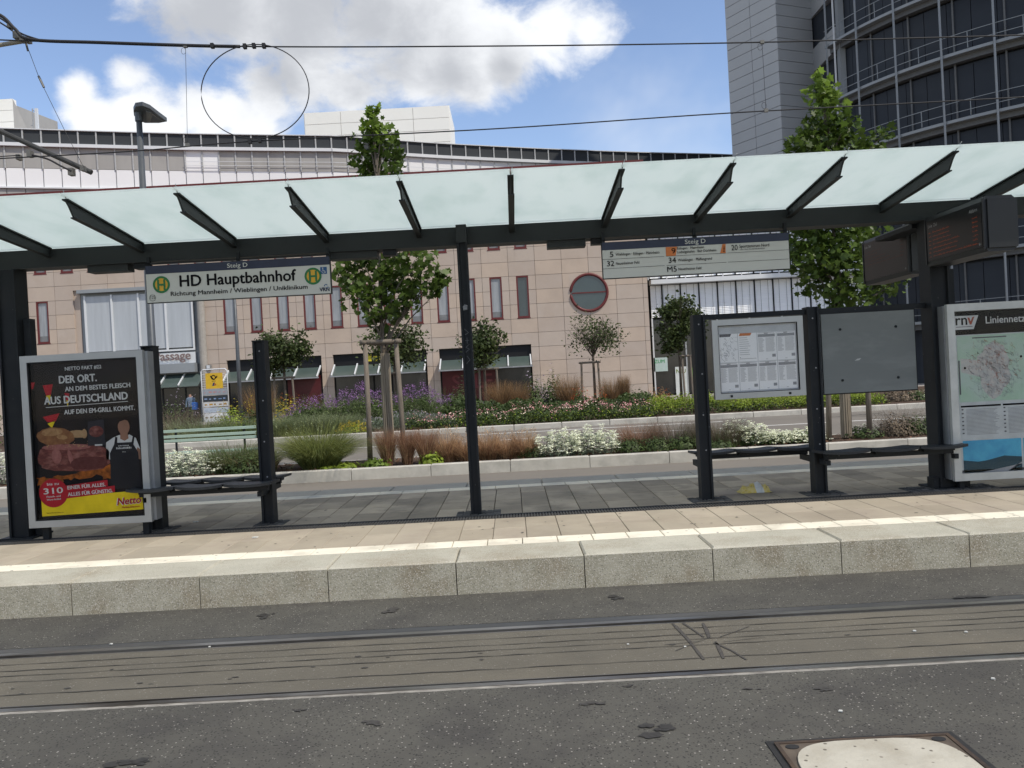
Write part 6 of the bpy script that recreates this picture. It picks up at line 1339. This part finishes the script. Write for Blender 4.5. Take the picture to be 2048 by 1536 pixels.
# --- small trees before the buildings
def small_tree(px, pyc, rx, ry, Y_, label, n, base_trunk, bare=0.0, seed=1, stk=None, leafm=None, offx=0):
    n = int(n*1.5)
    c = at(px, pyc, Y_); t_ = thing('small_tree', label, 'tree', (c.x, Y_, .1), 'small round trees along the far bed'); rx, ry = rx/ppm(Y_), ry/ppm(Y_)
    zb = at(px, base_trunk, Y_).z; rj = random.Random(seed)
    MB().tube([(c.x, Y_, 0), (c.x, Y_, zb), (c.x, Y_, c.z+ry*.5)], [.07, .055, .015], 8).build('trunk', m_bark, t_, True)
    mb = MB(); tips = []
    for q in range(70 if bare else 34):
        a_ = rj.uniform(0, 6.28); e = rj.uniform(.15, 1.35); L_ = rj.uniform(.7, 1.0); s0 = Vector((c.x, Y_, zb+rj.uniform(-.1, ry*.7)))
        tip = Vector((c.x+rx*L_*math.cos(a_)*math.cos(e*.8), Y_+rx*L_*math.sin(a_)*math.cos(e*.8), c.z-ry*.55+ry*1.5*L_*math.sin(e)*.95))
        mid = s0.lerp(tip, .5)+Vector((0,0,.12*ry)); mb.tube([s0, mid, tip], [.016, .009, .004], 4, False); tips.append(tip)
        for _ in range(3 if bare else 1):
            b_ = mid.lerp(tip, rj.random()); mb.tube([b_, b_+Vector((rj.uniform(-.3,.3), rj.uniform(-.3,.3), rj.uniform(0,.35)))], [.006, .003], 3, False)
    mb.build('branches', m_bark, t_)
    g = np.random.default_rng(seed); P_ = []
    nb = 26
    for q in range(nb):
        d = g.normal(size=3); d /= np.linalg.norm(d); r_ = g.random()**.4
        cc_ = np.array([c.x+d[0]*r_*rx*.85, Y_+d[1]*r_*rx*.8, c.z+d[2]*r_*ry*.85])
        if bare and (cc_[0]-c.x) < rx*.15 and g.random() < bare: continue
        if bare: nn_ = int(n/nb/1.4)
        else: nn_ = n//nb
        P_.append(cc_+g.normal(0, .20*rx, (nn_, 3))*np.array([1, 1, .8]))
    leaves(np.concatenate(P_), .16 if not bare else .12, OVAL, leafm or m_leafd, 'crown', t_, seed, up=.3)
    if stk:
        s_ = thing('tree_stakes', stk[0], 'tree support', (c.x, Y_-.2, .1), 'thin timber supports of the small trees'); z_ = at(px, stk[1], Y_).z; xs_ = [at(v, stk[1], Y_).x for v in stk[2]]
        for x_ in xs_: MB().tube([(x_+(.05 if x_ > c.x else -.05), Y_-.2, .1), (x_, Y_-.2, z_)], .05, 7).build('stake', m_wood, s_)
        MB().tube([(xs_[0]-.12, Y_-.2, z_+.03), (xs_[-1]+.12, Y_-.2, z_+.03)], .05, 7).build('cross_bar', m_wood, s_)
small_tree(566, 702, 52, 50, 38, 'small round tree right of the second bench post', 1900, 745, seed=3, stk=('pale thin tree stakes right of the second bench post', 757, (551, 587)))
small_tree(786, 690, 66, 52, 39, 'small round tree behind the left plane tree trunk', 1900, 740, seed=4, stk=('thin tree stakes behind the big weathered timber support', 748, (770, 796)))
small_tree(966, 690, 50, 54, 38, 'small round tree just right of the shelter centre post', 1800, 735, seed=6, stk=('thin tree stakes just right of the shelter centre post', 740, (959, 993)))
small_tree(1184, 672, 62, 48, 39, 'half bare small tree before the round window', 1700, 715, bare=.55, seed=8, stk=('thin tree stakes of the half bare tree before the pink wall', 726, (1162, 1195)))
small_tree(1356, 655, 48, 66, 38, 'small dark tree left of the notice frame, before the white blinds', 2300, 712, seed=10, stk=('thin tree stakes left of the notice frame post', 714, (1362, 1378)))
# bird bath like dark planter pot in the bed
# person entering the passage
def person(px, py_feet, Y_, h, label, top_m, leg_m):
    x = at(px, py_feet, Y_).x; me = D.meshes.new('body'); 
    J = {'pel':(0,0,.52),'sp':(0,0,.66),'ch':(0,.01,.78),'nk':(0,0,.855),'hd':(0,-.005,.90),'ht':(0,-.005,.965),'ls':(-.10,0,.81),'le':(-.13,-.01,.66),'lw':(-.12,-.06,.53),'rs':(.10,0,.81),'re':(.135,-.02,.67),'rw':(.10,-.10,.58),
         'lh':(-.05,0,.49),'lk':(-.06,-.03,.28),'la':(-.06,.04,.05),'lt':(-.06,-.05,.02),'rh':(.05,0,.49),'rk':(.06,.03,.28),'ra':(.06,.09,.06),'rt':(.06,.01,.02)}
    names = list(J); E_ = [('pel','sp'),('sp','ch'),('ch','nk'),('nk','hd'),('hd','ht'),('ch','ls'),('ls','le'),('le','lw'),('ch','rs'),('rs','re'),('re','rw'),('pel','lh'),('lh','lk'),('lk','la'),('la','lt'),('pel','rh'),('rh','rk'),('rk','ra'),('ra','rt')]
    me.from_pydata([Vector(J[k_])*h for k_ in names], [(names.index(a_), names.index(b_)) for a_, b_ in E_], [])
    o = D.objects.new('person', me); COL.objects.link(o); o.location = (x, Y_, .01); tag(o, label, 'person')
    sk = o.modifiers.new('skin', 'SKIN'); sv = me.skin_vertices[0].data
    R_ = dict(pel=.085, sp=.08, ch=.095, nk=.034, hd=.052, ht=.045, ls=.045, le=.033, lw=.024, rs=.045, re=.033, rw=.024, lh=.06, lk=.042, la=.028, lt=.022, rh=.06, rk=.042, ra=.028, rt=.022)
    for i, k_ in enumerate(names): sv[i].radius = (R_[k_]*h, R_[k_]*h*.85); sv[i].use_root = (k_ == 'pel')
    sub = o.modifiers.new('sub', 'SUBSURF'); sub.levels = sub.render_levels = 1
    me.materials.append(top_m); sk.use_smooth_shade = True; return o
m_cloth = D.materials.new('clothing'); m_cloth.use_nodes = True; nt = m_cloth.node_tree; tcn = nt.nodes.new('ShaderNodeTexCoord'); sx_ = nt.nodes.new('ShaderNodeSeparateXYZ'); cr_ = nt.nodes.new('ShaderNodeValToRGB'); nt.links.new(tcn.outputs['Object'], sx_.inputs[0]); 
dv = nt.nodes.new('ShaderNodeMath'); dv.operation = 'DIVIDE'; dv.inputs[1].default_value = 1.75; nt.links.new(sx_.outputs[2], dv.inputs[0]); nt.links.new(dv.outputs[0], cr_.inputs[0]); cr_.color_ramp.interpolation = 'CONSTANT'
e = cr_.color_ramp.elements; e[0].color = (.015,.015,.018,1); e[1].position = .55; e[1].color = (.10,.14,.19,1); q = e.new(.855); q.color = (.35,.2,.14,1); q = e.new(.93); q.color = (.05,.03,.02,1)
nt.links.new(cr_.outputs[0], nt.nodes['Principled BSDF'].inputs['Base Color'])
pe = person(383, 838, 46.5, 1.75, 'person in pale top and black trousers walking at the passage entrance', m_cloth, None)
bg_ = MB(); bp_ = pe.location; bg_.box(bp_.x+.16, bp_.x+.46, bp_.y-.28, bp_.y-.14, .82, 1.22, .03); bo_ = bg_.build('shopping_bag', mat('blue_bag', (.03,.10,.32), .5)); tag(bo_, 'blue shopping bag carried by the person at the passage entrance', 'bag')
bg2 = MB(); bg2.box(bp_.x+.17, bp_.x+.19, bp_.y-.22, bp_.y-.20, 1.205, 1.24); bg2.beam((bp_.x+.20, bp_.y-.21, 1.20), (bp_.x+.20, bp_.y-.19, 1.03), .02, .02, (1,0,0));
